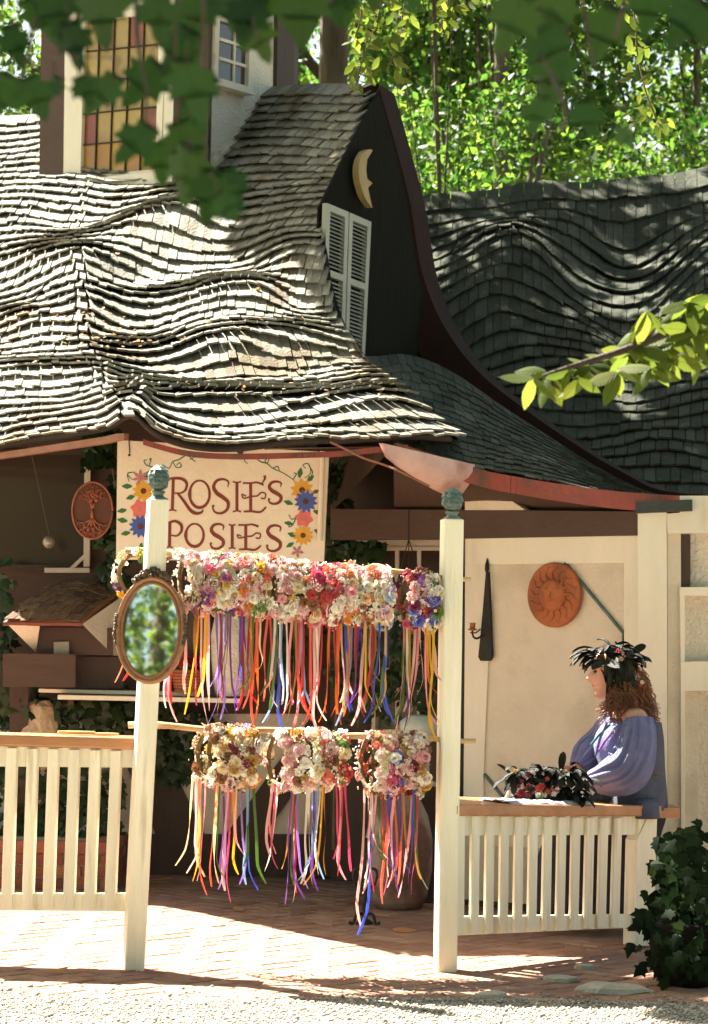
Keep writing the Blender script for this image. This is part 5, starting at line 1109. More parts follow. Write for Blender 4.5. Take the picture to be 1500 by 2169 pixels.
# tail of the blouse hanging over the cap
loft([vring(1362, 1690, 1.0, .06, .1, .05), vring(1362, 1712, .95, .07, .09, .08), vring(1366, 1733, .92, .065, .05, .12)], 24, 7, 'blouse_tail', VEST, seed=8)
for (a, b, col) in (((1292, 1535), (1252, 1578), (.02, .16, .18)), ((1300, 1548), (1268, 1592), (.28, .10, .36)), ((1286, 1530), (1262, 1600), (.1, .1, .2))):
    q = MB(); q.tube([P(a[0], a[1], .925), P((a[0] + b[0]) / 2 - 3, (a[1] + b[1]) / 2, .95), P(b[0], b[1], .985)], .006, 6); q.build('lace_ribbon', flat('lace_%d' % a[0], col, .5), wom)
# hair: curly strands
hr = MB(); rh = random.Random(5)
def strand(p0, pts, amp, turns, rad):
    s = smoothpts([p0] + pts, 7); n = len(s); ph = rh.uniform(0, 6.3); out = []
    for i, p in enumerate(s):
        f = i / (n - 1); a = ph + turns * 6.283 * f; k = amp * min(1, f * 3)
        out.append(p + Vector((math.cos(a), math.sin(a), .3 * math.sin(a * .5))) * k)
    hr.tube(out, [rad * .62 * (1 - .6 * i / (n - 1)) for i in range(n)], 4)
for i in range(150):   # front and side locks
    th = rh.uniform(.5, 1.9); p0 = HC + hf * .055 * math.cos(th) + hl * -.072 * abs(math.sin(th)) + hu * rh.uniform(-.0, .06) - hf * .035
    ex = rh.uniform(1268, 1322); ey = rh.uniform(1490, 1540)
    strand(p0, [P(rh.uniform(1292, 1325), rh.uniform(1455, 1475), 1.0), P(ex, ey, rh.uniform(.93, 1.02))], rh.uniform(.007, .014), rh.uniform(4, 7), .0045)
for i in range(250):  # back
    th = rh.uniform(1.2, 5.0); p0 = HC + hf * .085 * math.cos(th) + hl * .07 * math.sin(th) + hu * rh.uniform(0, .09) - hf * .02
    ex = rh.uniform(1345, 1398); ey = rh.uniform(1500, 1552)
    strand(p0, [P(rh.uniform(1335, 1375), rh.uniform(1440, 1470), rh.uniform(1.02, 1.22)), P(ex, ey, rh.uniform(.98, 1.26))], rh.uniform(.007, .014), rh.uniform(4, 7), .0048)
for i in range(130):   # behind the ear, covering the neck
    p0 = HC - hl * .075 - hf * rh.uniform(.0, .07) + hu * rh.uniform(-.02, .05); strand(p0, [P(rh.uniform(1312, 1345), rh.uniform(1450, 1470), 1.0), P(rh.uniform(1308, 1352), rh.uniform(1484, 1506), rh.uniform(.96, 1.05))], .010, 5, .005)
for i in range(60):   # far side locks
    p0 = HC + hl * .07 + hf * rh.uniform(-.05, .03) + hu * rh.uniform(0, .06); strand(p0, [P(rh.uniform(1290, 1320), 1470, 1.2), P(rh.uniform(1262, 1300), rh.uniform(1490, 1520), 1.25)], .011, 5, .0045)
V = []; capm = MB()
for i in range(9):
    for k in range(20):
        t = math.pi * .5 * i / 8; a = 2 * math.pi * k / 20; ca_ = (hu * .80 - hf * .60).normalized(); cf_ = (hf * .80 + hu * .60).normalized(); V.append(HC - hf * .012 + hu * .010 + (cf_ * math.cos(a) * .116 + hl * math.sin(a) * .092) * math.sin(t * .98) + ca_ * .116 * math.cos(t * .98))
capm.add(V, [(i * 20 + k, i * 20 + (k + 1) % 20, i * 20 + 20 + (k + 1) % 20, i * 20 + 20 + k) for i in range(8) for k in range(20)])
hr.add(capm.V, capm.F); setp(hr.build('hair', HAIR, wom, True), kind='stuff')
# feathers
def feather(p0, d0, curl, ln, wd, name='feather', parent=None, m=None, n=9):
    p = Vector(p0); d = Vector(d0).normalized(); cv = Vector(curl); V = []; sdv = d.cross(cv); sdv = sdv.normalized() if sdv.length > 1e-6 else d.orthogonal().normalized()
    for i in range(n + 1):
        f = i / n; w_ = wd * (math.sin(math.pi * (f * .93 + .035)) ** .6) * (.55 + .6 * f) * (1 if i < n else .3); nn = sdv.cross(d).normalized()
        V += [p - sdv * w_ - nn * w_ * .35, p + nn * .0015, p + sdv * w_ - nn * w_ * .35]
        d = (d + cv * (1.0 / n)).normalized(); p = p + d * ln / n
    nv = len(V); V = V + [v - Vector((0, 0, .0012)) for v in V]; Fc = []
    for i in range(n): Fc += [(3 * i, 3 * i + 1, 3 * i + 4, 3 * i + 3), (3 * i + 1, 3 * i + 2, 3 * i + 5, 3 * i + 4)]
    Fc += [tuple(j + nv for j in reversed(f)) for f in Fc]
    q = MB(); q.add(V, Fc); return q.build(name, m or FEA, parent, True)
rf = random.Random(12); hd = MB(); hd.tube([HC - hf * .008 + hu * (.05 + .012 * math.cos(t)) + hf * .093 * math.cos(t) + hl * .084 * math.sin(t) for t in [i / 24 * 6.2832 for i in range(25)]], .013, 6)
head = hd.build('headdress', FEA, wom, True)
for i in range(16):   # plume arching over the brow
    s = rf.uniform(-.6, .6); feather(HC + hf * rf.uniform(.03, .075) + hl * s * .07 + hu * rf.uniform(.07, .105), hf * rf.uniform(.5, 1.1) + hu * rf.uniform(.3, .9) + hl * s * .5, hf * rf.uniform(.5, 1.0) - hu * rf.uniform(1.4, 2.6), rf.uniform(.09, .155), rf.uniform(.012, .019), parent=head)
for i in range(12):   # over the forehead
    s = rf.uniform(-1, 1); feather(HC + hf * .07 + hl * s * .06 + hu * rf.uniform(.05, .08), hf + hu * rf.uniform(-.1, .4) + hl * s * .5, -hu * rf.uniform(1.2, 2.2), rf.uniform(.05, .085), rf.uniform(.010, .014), parent=head)
for i in range(60):   # over the top of the head
    tt, pp_ = rf.uniform(0, 1.15), rf.uniform(0, 6.283); dr_ = hu * math.cos(tt) + (hf * math.cos(pp_) + hl * math.sin(pp_)) * math.sin(tt)
    c = HC + hf * dr_.dot(hf) * .122 + hl * dr_.dot(hl) * .097 + hu * dr_.dot(hu) * .124 - hf * .006
    feather(c, hf * rf.uniform(-.9, .7) - hl * rf.uniform(-.3, .8) + dr_ * rf.uniform(.1, .35), -dr_ * rf.uniform(.9, 1.6), rf.uniform(.07, .12), rf.uniform(.015, .022), parent=head)
for i in range(20):   # along the side and back
    t = rf.uniform(.8, 2.3); c = HC + hf * .09 * math.cos(t) - hl * .086 * abs(math.sin(t)) * (1 if i % 4 else -1) + hu * rf.uniform(.02, .10)
    feather(c, (c - HC) * 3 + hu * rf.uniform(-.6, .2) - hf * rf.uniform(.2, .9), -hu * rf.uniform(1.6, 2.8) + (HC - c) * 4, rf.uniform(.07, .13), rf.uniform(.011, .017), parent=head)
for i in range(44):   # dark mass lying against the side of the head, down behind the ear
    f_ = rf.random(); c = HC - hl * (.088 + rf.uniform(0, .012)) - hf * (rf.uniform(-.035, .085)) + hu * (.085 - .15 * f_)
    feather(c, -hu * rf.uniform(.6, 1.2) - hf * rf.uniform(-.2, .7) - hl * rf.uniform(.1, .5), hl * .8 - hu * .6, rf.uniform(.06, .11), rf.uniform(.011, .018), parent=head)
for i in range(12):   # hanging beside the cheek
    c = HC - hl * .078 + hf * rf.uniform(-.05, .03) + hu * rf.uniform(-.02, .05); feather(c, -hu + hf * rf.uniform(-.3, .3) - hl * .4, -hu * .5 + hf * rf.uniform(-.5, .4), rf.uniform(.07, .13), .012, parent=head)
for i in range(12):
    t = i / 11; c = P(1310 + 50 * t, 1384 + 66 * t + rf.uniform(-7, 7), 1.0 + .04 * math.sin(t * 3)); link('headdress_flower', flower_mesh(rf.choice(('blossom', 'rose', 'pom')), rf.choice(('red', 'hot', 'cream', 'pink', 'brown', 'cream'))), head, aim(c, (.3, -1, .3), rf.uniform(.010, .017)))

# ------------------------------------------------------------------ headdresses laid on the cap board
def onpile(px, py, Y): return P(px, py, Y)
ctop = fr_(1160, 1708, -.1)
f1 = thing('feather_headdress', 'black feather headdress lying on top of the pile on the bench railing', 'headdress', ctop + Vector((0, 0, .1)), 'feather headdresses on the bench railing')
q = MB(); base1 = P(1160, 1650, .75); q.tube([base1 + Vector((.14 * math.cos(t), .11 * math.sin(t), 0)) for t in [i / 24 * 6.2832 for i in range(25)]], .014, 7); q.build('band', FEA, f1, True)
for i in range(90):
    t = rf.random() * 6.283; c = base1 + Vector((.14 * math.cos(t), .11 * math.sin(t), rf.uniform(0, .03))); o_ = Vector((math.cos(t), math.sin(t), 0)); tg = Vector((-math.sin(t), math.cos(t), 0))
    feather(c - o_ * .03, o_ * rf.uniform(-.6, .6) + tg * rf.choice((-1, 1)) + Vector((0, 0, rf.uniform(.3, 1))), Vector((0, 0, -2)) + o_ * .6, rf.uniform(.08, .15), rf.uniform(.014, .021), parent=f1)
for i in range(60):   # dense front of the pile
    x_ = rf.uniform(1080, 1245); c = P(x_, rf.uniform(1622, 1668), .66 + rf.uniform(-.02, .05))
    feather(c, (rf.uniform(-1, 1), rf.uniform(-.5, -.1), rf.uniform(-.2, .7)), (0, .2, -1.8), rf.uniform(.06, .11), rf.uniform(.013, .02), parent=f1)
for (px, py, dx, dz) in ((1188, 1618, .1, 1), (1088, 1628, -.8, .8), (1196, 1640, .5, .9)): feather(P(px, py + 20, .72), (dx, -.1, dz), (-.5 * dx, 0, -.6), .10, .02, parent=f1)
for i in range(7): link('headdress_flower', flower_mesh(rf.choice(('blossom', 'rose')), rf.choice(('red', 'coral', 'gold', 'burg'))), f1, aim(P(rf.uniform(1090, 1230), rf.uniform(1630, 1668), .62), (0, -1, .4), rf.uniform(.008, .013)))
f2 = thing('feather_headdress', 'lower headdress on the bench railing with red and white blooms and white band', 'headdress', ctop, 'feather headdresses on the bench railing')
base2 = P(1160, 1690, .74); q = MB()
for k in range(1): q.tube([base2 + Vector((.165 * math.cos(t), .12 * math.sin(t), .0)) for t in [i / 24 * 6.2832 for i in range(25)]], .02, 7)
q.build('band', FEA, f2, True)
q = MB(); q.tube([P(1075, 1702, .68), P(1073, 1690, .68), P(1080, 1676, .68), P(1094, 1668, .68)], [.006, .009, .009, .006], 6); q.build('white_band', FM['white'], f2, True)
for i in range(46): link('headdress_flower', flower_mesh(rf.choice(('blossom', 'rose', 'rose')), (lambda x: rf.choice(('red', 'burg', 'burg', 'brown', 'coral')) if x < 1140 else rf.choice(('white', 'cream', 'white', 'coral', 'red', 'green')))(1100 + i * 1.9)), f2, aim(P(1096 + i * 1.9 + rf.uniform(-6, 6), rf.uniform(1664, 1697), rf.uniform(.60, .64)), (rf.uniform(-.4, .4), -1, .5), rf.uniform(.009, .017)))
for i in range(26):
    x_ = rf.uniform(1180, 1240); feather(P(x_, rf.uniform(1668, 1695), .64), (rf.uniform(-.5, .9), -.5, rf.uniform(-.3, .5)), (0, 0, -1.2), rf.uniform(.06, .1), .015, parent=f2)
ck = MB(); V = []; nx_, ny_ = 26, 10
for j in range(ny_ + 1):
    for i in range(nx_ + 1):
        px = 1082 + 170 * i / nx_; p = fr_(px, 1707 - 0 * j, -.0) ; dpt = .02 - .22 * j / ny_
        b = fr_.o + fr_.t * ((p - fr_.o).dot(fr_.t)) + fr_.n * dpt; zt = p.z + .006
        V.append(Vector((b.x, b.y, zt + .012 * abs(math.sin(i * .7 + j * .3)) + .008 * math.sin(i * .31 + j) ** 2 - (.02 if j == 0 else 0))))
ck.add(V, [(j * (nx_ + 1) + i, j * (nx_ + 1) + i + 1, (j + 1) * (nx_ + 1) + i + 1, (j + 1) * (nx_ + 1) + i) for j in range(ny_) for i in range(nx_)])
co = ck.build('cloth', mat('grey_cloth', (.40, .38, .42), (.33, .31, .36), 20, .9, .3, 100), None, True); so = co.modifiers.new('solid', 'SOLIDIFY'); so.thickness = .004
setp(co, 'rumpled pale grey cloth under the headdresses on the bench railing', 'cloth')

# ================================================================== TREES AND PLANTS
LBG = leafmat('sunny_leaf', (.035, .085, .018), (.105, .235, .028), .5, .5, .5)
LMID = leafmat('canopy_leaf', (.05, .09, .02), (.16, .26, .035), .4, .5, .35)
LMAPLE = leafmat('maple_leaf', (.026, .068, .016), (.055, .145, .02), .4, .42, .35, True)
LBEECH = leafmat('beech_leaf', (.06, .095, .02), (.17, .225, .03), .5, .6, .3, True, .2)
LPOT = leafmat('shaded_ivy_leaf', (.008, .019, .007), (.014, .03, .008), .25, .7, .45, spec=.1)  # darker copy of the ivy leaf, dense shade mixed into its colour
LIVY = leafmat('ivy_leaf', (.020, .042, .013), (.035, .075, .013), .25, .35, .4)
LDRY = leafmat('dry_leaf', (.38, .22, .09), (.45, .25, .08), .3, .7, .35)
def leafcloud(cs, size, mat_, name, flatz=.0, aspect=.55):
    n = len(cs); cs = np.asarray(cs); d = nr.normal(size=(n, 3)); d[:, 2] -= .5; d /= np.linalg.norm(d, axis=1)[:, None]
    t = np.cross(d, nr.normal(size=(n, 3))); t /= np.linalg.norm(t, axis=1)[:, None]; nn = np.cross(d, t)
    s = (size * nr.uniform(.6, 1.35, n))[:, None]
    V = np.stack([cs, cs + d * s * .5 + t * s * aspect * .5 + nn * s * .10, cs + d * s, cs + d * s * .5 - t * s * aspect * .5 + nn * s * .10], 1).reshape(-1, 3)
    b = np.arange(n)[:, None] * 4; F = np.concatenate([b + np.array([[0, 1, 2]]), b + np.array([[0, 2, 3]])], 0)
    return npmesh(name, V, F, mat_, 3)
def clumps(center, radii, nc, per, cs, gap=.25, shell=.45):
    c = nr.normal(size=(nc, 3)); c /= np.linalg.norm(c, axis=1)[:, None]; c *= (shell + (1 - shell) * nr.rand(nc) ** .6)[:, None]
    c = np.asarray(center) + c * np.asarray(radii)
    pts = (c[:, None, :] + nr.normal(size=(nc, per, 3)) * np.asarray([cs, cs, cs * .55])).reshape(-1, 3)
    return pts, c
def tree(name, label, base, tr, lean, crowns, leaf, m, nc, per, cs, cat='tree', group=None, limbs=8, bark=None, keep=None):
    root = thing(name, label, cat, base, group); top = Vector(crowns[0][0]); b = Vector(base)
    mid = b + (top - b) * .5 + Vector(lean); pts = smoothpts([b - Vector((0, 0, .3)), b + Vector((0, 0, .35)), mid, top + Vector((0, 0, crowns[0][1][2] * .4))], 8)
    q = MB(); N = len(pts); q.tube([p + Vector(mnoise.noise_vector(p * .9)) * tr * .25 for p in pts], [tr * (1.35 - .35 * min(1, i / 4)) * (1 - .8 * max(0, i - 4) / N) for i in range(N)], 12)
    allp = []; cl = []
    for c, rd in crowns:
        p, cc = clumps(c, rd, nc, per, cs); allp.append(p); cl.append(cc)
    allp = np.concatenate(allp); cl = np.concatenate(cl)
    for i in range(limbs):
        e = Vector(cl[rng.randrange(len(cl))]); j = int(N * rng.uniform(.5, .9)); s = pts[j]; m_ = (s + e) / 2 + Vector((0, 0, rng.uniform(-.3, .4)))
        q.tube(smoothpts([s, m_, e], 5), [tr * .32 * (1 - .8 * k / 10) for k in range(11)], 6)
    q.build('trunk', bark or M['bark'], root, True)
    if keep is not None: allp = allp[keep(allp)]
    o = link('crown', leafcloud(allp, leaf, m, 'crown'), root); setp(o, kind='stuff'); return root
# behind the cottage: tall trees whose lower crowns fill the view above the roofs
BG = [  # name, label, base, trunk r, crowns, clumps
 ('oak_tree', 'thick dark trunked tree seen behind the right hand roof', (1.25, 12.2, 0), .15, (0.05, 0, 0), [((1.5, 15.0, 10.6), (3.2, 2.2, 3.0)), ((2.2, 16.2, 8.6), (2.4, 1.2, 2.2))], 170),
 ('young_tree', 'thin leaning young tree just right of the gable', (.92, 10.5, 0), .035, (.02, 0, 0), [((.55, 10.7, 8.5), (.6, .6, .8))], 12),
 ('maple_tree', 'slender dark tree at the right against the bright sky', (3.55, 15.5, 0), .085, (.06, 0, 0), [((3.7, 15.8, 9.6), (2.0, 1.6, 2.6))], 34),
 ('oak_tree', 'broad sunny tree behind the left of the dormer', (-5.2, 17, 0), .25, (0, 0, 0), [((-5.2, 17, 8.6), (3.6, 2.6, 4.2))], 190),
 ('oak_tree', 'broad sunny tree filling the gap right of the dormer', (-.8, 19, 0), .25, (0, 0, 0), [((-.8, 19, 9.0), (3.4, 2.4, 4.2))], 230),
 ('oak_tree', 'yellow green tree straight behind the ridge of the right roof', (2.6, 21, 0), .22, (0, 0, 0), [((2.6, 21, 8.2), (3.0, 2.2, 3.6))], 150),
 ('oak_tree', 'loose crowned tree in the right corner with sky between its leaves', (6.1, 20, 0), .2, (0, 0, 0), [((6.0, 20, 8.8), (2.6, 2.0, 3.4))], 26),
 ('oak_tree', 'far hazy tree behind all others on the right', (4.4, 29, 0), .3, (0, 0, 0), [((4.2, 29, 8.4), (4.6, 2.6, 3.6))], 45),
 ('oak_tree', 'far tree glimpsed behind the gable and young tree', (-2.0, 30, 0), .3, (0, 0, 0), [((-1.5, 30, 10), (6, 2.6, 4.5))], 220)]
for nm, lab, b, tr, ln, cr, nc in BG:
    tree(nm, lab, b, tr, ln, cr, (.135 if b[1] < 25 else .19), LBG if BG.index((nm, lab, b, tr, ln, cr, nc)) % 2 == 0 else LMID, int(nc * .72), 92, .27, group='trees behind the cottage')
# hedge of bright undergrowth just behind the right roof
hd_ = thing('hedge', 'bright sunlit bush line showing along the top of the right roof', 'bush', (2.2, 10.8, 0))
p, _c = clumps((1.9, 11.3, 5.4), (2.9, .8, 1.15), 90, 70, .22); setp(link('foliage', leafcloud(p, .10, LBG, 'foliage'), hd_), kind='stuff')
q = MB()
for i in range(7): q.tube([(-.4 + i * .8, 11.2, -.1), (-.3 + i * .75, 11.3, 3), (-.5 + i * .8, 11.2, 5.4)], [.07, .05, .02], 6)
q.build('stems', M['bark'], hd_)
# added shade tree behind the cottage: unseen crown cut to shade roofs and pavers
def shade_keep(p):
    a = p[:, 0] + .575 * p[:, 2]; b = p[:, 1] - .5 * p[:, 2]
    h = np.array([mnoise.noise(Vector((x * 1.6, y * 1.6, 0))) for x, y in zip(a, b)])
    low = (a > 1.32 + .1 * np.sin(b * 7)) & (a < 3.0) & (b > -1.12) & (b < -.15) & (h < .12) | (a > .85) & (a < 3.0) & (b > -.62) & (b < -.10) & (h < .2)
    return low | (a > np.where(b > 1.25, 1.74 - .35 * (b - 1.47), 1.98) + .05 * np.sin(b * 9)) & (b > .95) & (h < np.where(a > 2.4, .30, .5)) & (p[:, 2] > 7.0)
tree('shade_tree', 'added shade tree close behind the cottage whose unseen crown is shaped to shade the roofs and pavers', (-.3, 9.6, 0), .22, (0, 0, 0), [((-.2, 8.4, 8.6), (3.3, 3.6, 1.5)), ((-2.3, 6.6, 8.3), (2.0, 2.0, 1.2)), ((-2.4, 2.9, 7.3), (1.3, .8, .4))], .17, LMID, 290, 55, .36, limbs=0, keep=shade_keep, group='trees behind the cottage')
# trees on the near side of the yard (seen in the oval mirror, they close the clearing)
for i, (x, y, r, h) in enumerate(((-9.5, -21, 4.2, 8.0), (-4.5, -25, 4.4, 8.5), (2.5, -24, 4.4, 8.0), (8.5, -20, 4.2, 8.0), (-13, -14, 4.2, 8.0), (11, -11, 4.2, 8.0), (-6.3, -14.5, 2.6, 3.9))):
    tree('yard_tree', ['leafy tree across the yard reflected in the oval mirror', 'tall tree across the yard behind the viewer', 'tree across the yard straight behind the viewer', 'tree across the yard at the right corner', 'tree at the far left edge of the yard', 'tree at the far right edge of the yard', 'small bushy tree across the yard low in the mirror'][i], (x, y, 0), .2, (0, 0, 0), [((x, y, h), (r, r, h * .9))], .17 if i not in (0, 6) else .14, LMID, 230, 60, .46, group='trees across the yard')

# unseen trees added left of the yard: crowns trimmed to shade the viewer's gravel
def side_keep(p):
    b = p[:, 1] - .5 * p[:, 2]; a = p[:, 0] + .575 * p[:, 2]
    return (b < -1.75 + .22 * np.sin(a * 2.3)) & (p[:, 2] > 6) & ~((a > 1.1) & (a < 3.4) & (b > -5.7) & (b < -3.8))
for i, (x, y, cx, cy) in enumerate(((-6.6, -1.2, -4.6, -1.2), (-9.5, -1.0, -8.6, -1.0), (-5.2, -4.5, -2.2, -1.6), (-8.0, -6.0, -6.5, -4.6), (-8.4, -9.6, -1.6, -4.8))):
    tree('side_shade_tree', ['added shade tree left of the yard standing outside the picture', 'second added shade tree farther left of the yard', 'leaning added shade tree left of the yard near the railing', 'added shade tree left of the viewer', 'added shade tree behind the viewer on the left'][i], (x, y, 0), .2, (0, 0, 0), [((cx, cy, 9.3), (2.7, 2.7, 1.8))], .19, LMID, 150, 60, .42, keep=side_keep, group='trees across the yard')

# ---- leaf shapes for near foliage
def leaf_mesh(kind, mat_, seed):
    r = random.Random(seed); q = MB(); kind = 'ivy' if kind == 'pot' else kind
    if kind == 'maple': ol = [(0, 0), (.10, -.02), (.30, -.10), (.26, .10), (.52, .18), (.40, .32), (.50, .52), (.30, .50), (.20, .60), (.16, .82), (0, 1.02)]
    elif kind == 'ivy': ol = [(0, .05), (.18, -.08), (.40, .02), (.36, .22), (.52, .42), (.28, .48), (.16, .70), (0, 1.0)]
    else: ol = [(0, 0), (.12, .10), (.18, .28), (.215, .45), (.19, .64), (.10, .84), (0, 1.0)]
    pts = []
    k1, k2, cu = r.uniform(.05, .22), r.uniform(-.25, .35), r.uniform(-.3, .3)
    f = lambda x, y: (x * (1 - .1 * abs(cu)), y, -k1 * abs(x) * 1.2 - k2 * y * y * .6 + cu * x * y * .5)
    mid = [f(0, y) for _, y in ol]; Rr = [f(x * r.uniform(.93, 1.07), y) for x, y in ol]; Ll = [f(-x * r.uniform(.93, 1.07), y) for x, y in ol]; n = len(ol)
    V = mid + Rr + Ll; F = []
    for i in range(n - 1): F += [(i, n + i, n + i + 1, i + 1), (i, i + 1, 2 * n + i + 1, 2 * n + i)]
    q.add(V, F)
    me = bpy.data.meshes.new('leaf'); me.from_pydata(q.V, [], q.F); bm = bmesh.new(); bm.from_mesh(me); bmesh.ops.remove_doubles(bm, verts=bm.verts, dist=1e-5); bmesh.ops.dissolve_degenerate(bm, edges=bm.edges, dist=1e-5); bm.to_mesh(me); bm.free()
    me.materials.append(mat_); me.polygons.foreach_set('use_smooth', [True] * len(me.polygons)); return me
LM = {k: [leaf_mesh(k, m, s) for s in range(6)] for k, m in (('maple', LMAPLE), ('beech', LBEECH), ('ivy', LIVY), ('pot', LPOT))}
LM['dry'] = [leaf_mesh('beech', LDRY, 50 + s) for s in range(4)]
def leaf_at(base, tipdir, face, size, mesh):
    y = Vector(tipdir).normalized(); z = Vector(face); z = (z - y * z.dot(y)); z = z.normalized() if z.length > 1e-5 else y.orthogonal().normalized(); x = y.cross(z)
    m = Matrix(((x.x, y.x, z.x, base[0]), (x.y, y.y, z.y, base[1]), (x.z, y.z, z.z, base[2]), (0, 0, 0, 1))); return m @ Matrix.Scale(size, 4)
rl = random.Random(21)
# ---- maple over the viewer, left; limb crosses just above the frame, leaves hang into it
mt = thing('near_maple_tree', 'near maple with dark blurred leaves hanging across the top left before the dormer', 'tree', (-3.2, -5.2, 0))
q = MB(); q.tube(smoothpts([(-3.2, -5.2, -.2), (-3.18, -5.2, 1.2), (-3.1, -5.25, 2.6), (-2.9, -5.3, 4.4)], 6), [.13 - .003 * i for i in range(19)], 12)
q.tube(smoothpts([(-3.05, -5.3, 3.1), (-2.2, -5.8, 3.6), (-1.0, -6.3, 3.15), (-.3, -6.4, 2.72), (.3, -6.4, 2.70), (.75, -6.35, 2.75)], 6), [.055 - .0014 * i for i in range(31)], 8); q.build('trunk', M['bark'], mt, True)
tw = MB(); YM = -6.4
mleaves = []
TW = [[(120, -60), (80, 20), (60, 120), (30, 210)], [(200, -70), (160, 60), (190, 160), (230, 230)], [(290, -70), (290, 70), (310, 200), (300, 290)], [(380, -70), (370, 80), (380, 240), (400, 360)], [(430, -70), (430, 60), (420, 180), (400, 250)], [(520, -70), (530, 10), (545, 90)], [(620, -80), (600, -10), (640, 40)], [(720, -70), (700, 10)], [(20, -80), (40, 10)], [(400, 300), (440, 370), (470, 420)],
      [(1060, -80), (1080, 10), (1130, 90), (1170, 160)], [(1220, -80), (1240, 40), (1260, 150)], [(1330, -80), (1320, 10), (1300, 90)], [(1440, -80), (1440, 10), (1450, 90)], [(860, -80), (850, -10)], [(960, -80), (960, 0)], [(1170, 160), (1200, 240), (1180, 280)]]
for t in TW:
    pts_ = [P(x, y, YM + rl.uniform(-.1, .1)) for x, y in t]; sp_ = smoothpts(pts_, 4); tw.tube(sp_, [.0045 * (1 - .6 * i / len(sp_)) for i in range(len(sp_))], 5)
ML = [(15, 200, 105), (60, 205, 100), (110, 190, 70), (55, 45, 120), (110, 15, 130), (150, 85, 95), (20, 90, 90), (205, 15, 120), (230, 205, 115), (175, 190, 70), (330, 35, 120), (325, 185, 125), (370, 60, 110), (395, 110, 120), (405, 180, 130), (450, 190, 85), (315, 305, 100), (335, 335, 80), (375, 300, 100), (395, 360, 120), (440, 405, 105), (480, 395, 90), (455, 440, 70), (440, 30, 110), (500, 15, 120), (545, 80, 95), (530, 30, 100), (590, 5, 110), (645, 5, 130), (690, 0, 120), (735, 10, 90), (10, 0, 130), (400, 250, 90), (90, -20, 130), (310, -20, 140), (560, -30, 140), (800, -30, 110), (860, -25, 90),
      (1110, 40, 120), (1150, 95, 120), (1180, 150, 135), (1300, 60, 110), (1390, 10, 110), (1480, 50, 120), (1200, 20, 120), (1155, 240, 85), (1230, 250, 90), (1310, 290, 60)]
for x, y, s in ML:
    Y_ = YM + rl.uniform(-.25, .25); b_ = P(x + rl.uniform(-12, 12), y - s * .35, Y_); a_ = rl.gauss(0, .5)
    o = link('leaf', rl.choice(LM['maple']), mt, leaf_at(b_, (math.sin(a_), rl.uniform(-.3, .3), -math.cos(a_)), (rl.uniform(-.6, .6), -1, rl.uniform(-.1, .9)), s * (Y_ + 10) / F_PX * rl.uniform(.9, 1.15), rl.choice(LM['maple'])))
    tw.tube([b_, b_ + Vector((rl.uniform(-.015, .015), 0, .03)), P(x + rl.uniform(-30, 30), y - s * .35 - 45, YM)], [.0012, .0012, .0016], 4)
setp(tw.build('twigs', M['stem'], mt), kind='stuff')
p, _c = clumps((-.9, -5.5, 4.3), (1.9, 1.0, .7), 150, 50, .2); p2, _c = clumps((.6, -5.5, 4.4), (1.6, 1.0, .7), 130, 50, .2); p = np.concatenate([p, p2]); p = p[p[:, 2] > 3.45]
setp(link('crown', leafcloud(p, .13, LMAPLE, 'crown', aspect=.9), mt), kind='stuff')
# ---- chestnut/beech branch entering from the right, sunlit
bt = thing('near_beech_tree', 'near beech whose sunlit yellow green leaves reach in at the right before the dark roof', 'tree', (3.3, -3.0, 0))
q = MB(); q.tube(smoothpts([(3.3, -3.0, -.2), (3.28, -3.0, 1.5), (3.1, -3.1, 3.2), (2.7, -3.2, 5)], 6), [.11 - .003 * i for i in range(19)], 12)
q.tube(smoothpts([(3.2, -3.05, 1.9), (1.9, -3.4, 2.35), P(1530, 655, -3.5), P(1440, 690, -3.5), P(1340, 735, -3.5), P(1230, 770, -3.5), P(1150, 795, -3.5)], 5), [.03 - .0009 * i for i in range(31)], 7); q.build('trunk', M['bark'], bt, True)
BL = [(1130, 800, 3), (1460, 640, 5), (1495, 625, 4), (1370, 660, 3), (1470, 665, 5), (1160, 792, 4), (1205, 785, 5), (1250, 775, 5), (1290, 762, 6), (1330, 750, 6), (1365, 735, 6), (1400, 720, 6), (1440, 715, 6), (1470, 700, 6), (1500, 690, 6), (1345, 700, 4), (1400, 672, 4), (1450, 660, 5), (1490, 655, 5), (1310, 790, 4), (1420, 760, 5), (1380, 780, 4), (1480, 745, 5), (1225, 805, 3)]
for x, y, n in BL:
    b0 = P(x, y, -3.5 + rl.uniform(-.12, .12))
    for k in range(n):
        a_ = (k - (n - 1) / 2) * .62 + rl.gauss(-.1, .35); s = rl.uniform(50, 82) * 6.5 / F_PX
        link('leaf', rl.choice(LM['beech']), bt, leaf_at(b0, (math.sin(a_) * 1.1, rl.uniform(-.5, .5), -math.cos(a_) * .8), (rl.uniform(-.9, .9), -.8, rl.uniform(-.1, 1.1)), s, None))
p, _c = clumps((2.0, -3.2, 5.2), (1.1, 1.1, .9), 60, 40, .2); setp(link('crown', leafcloud(p, .12, LBEECH, 'crown'), bt), kind='stuff')
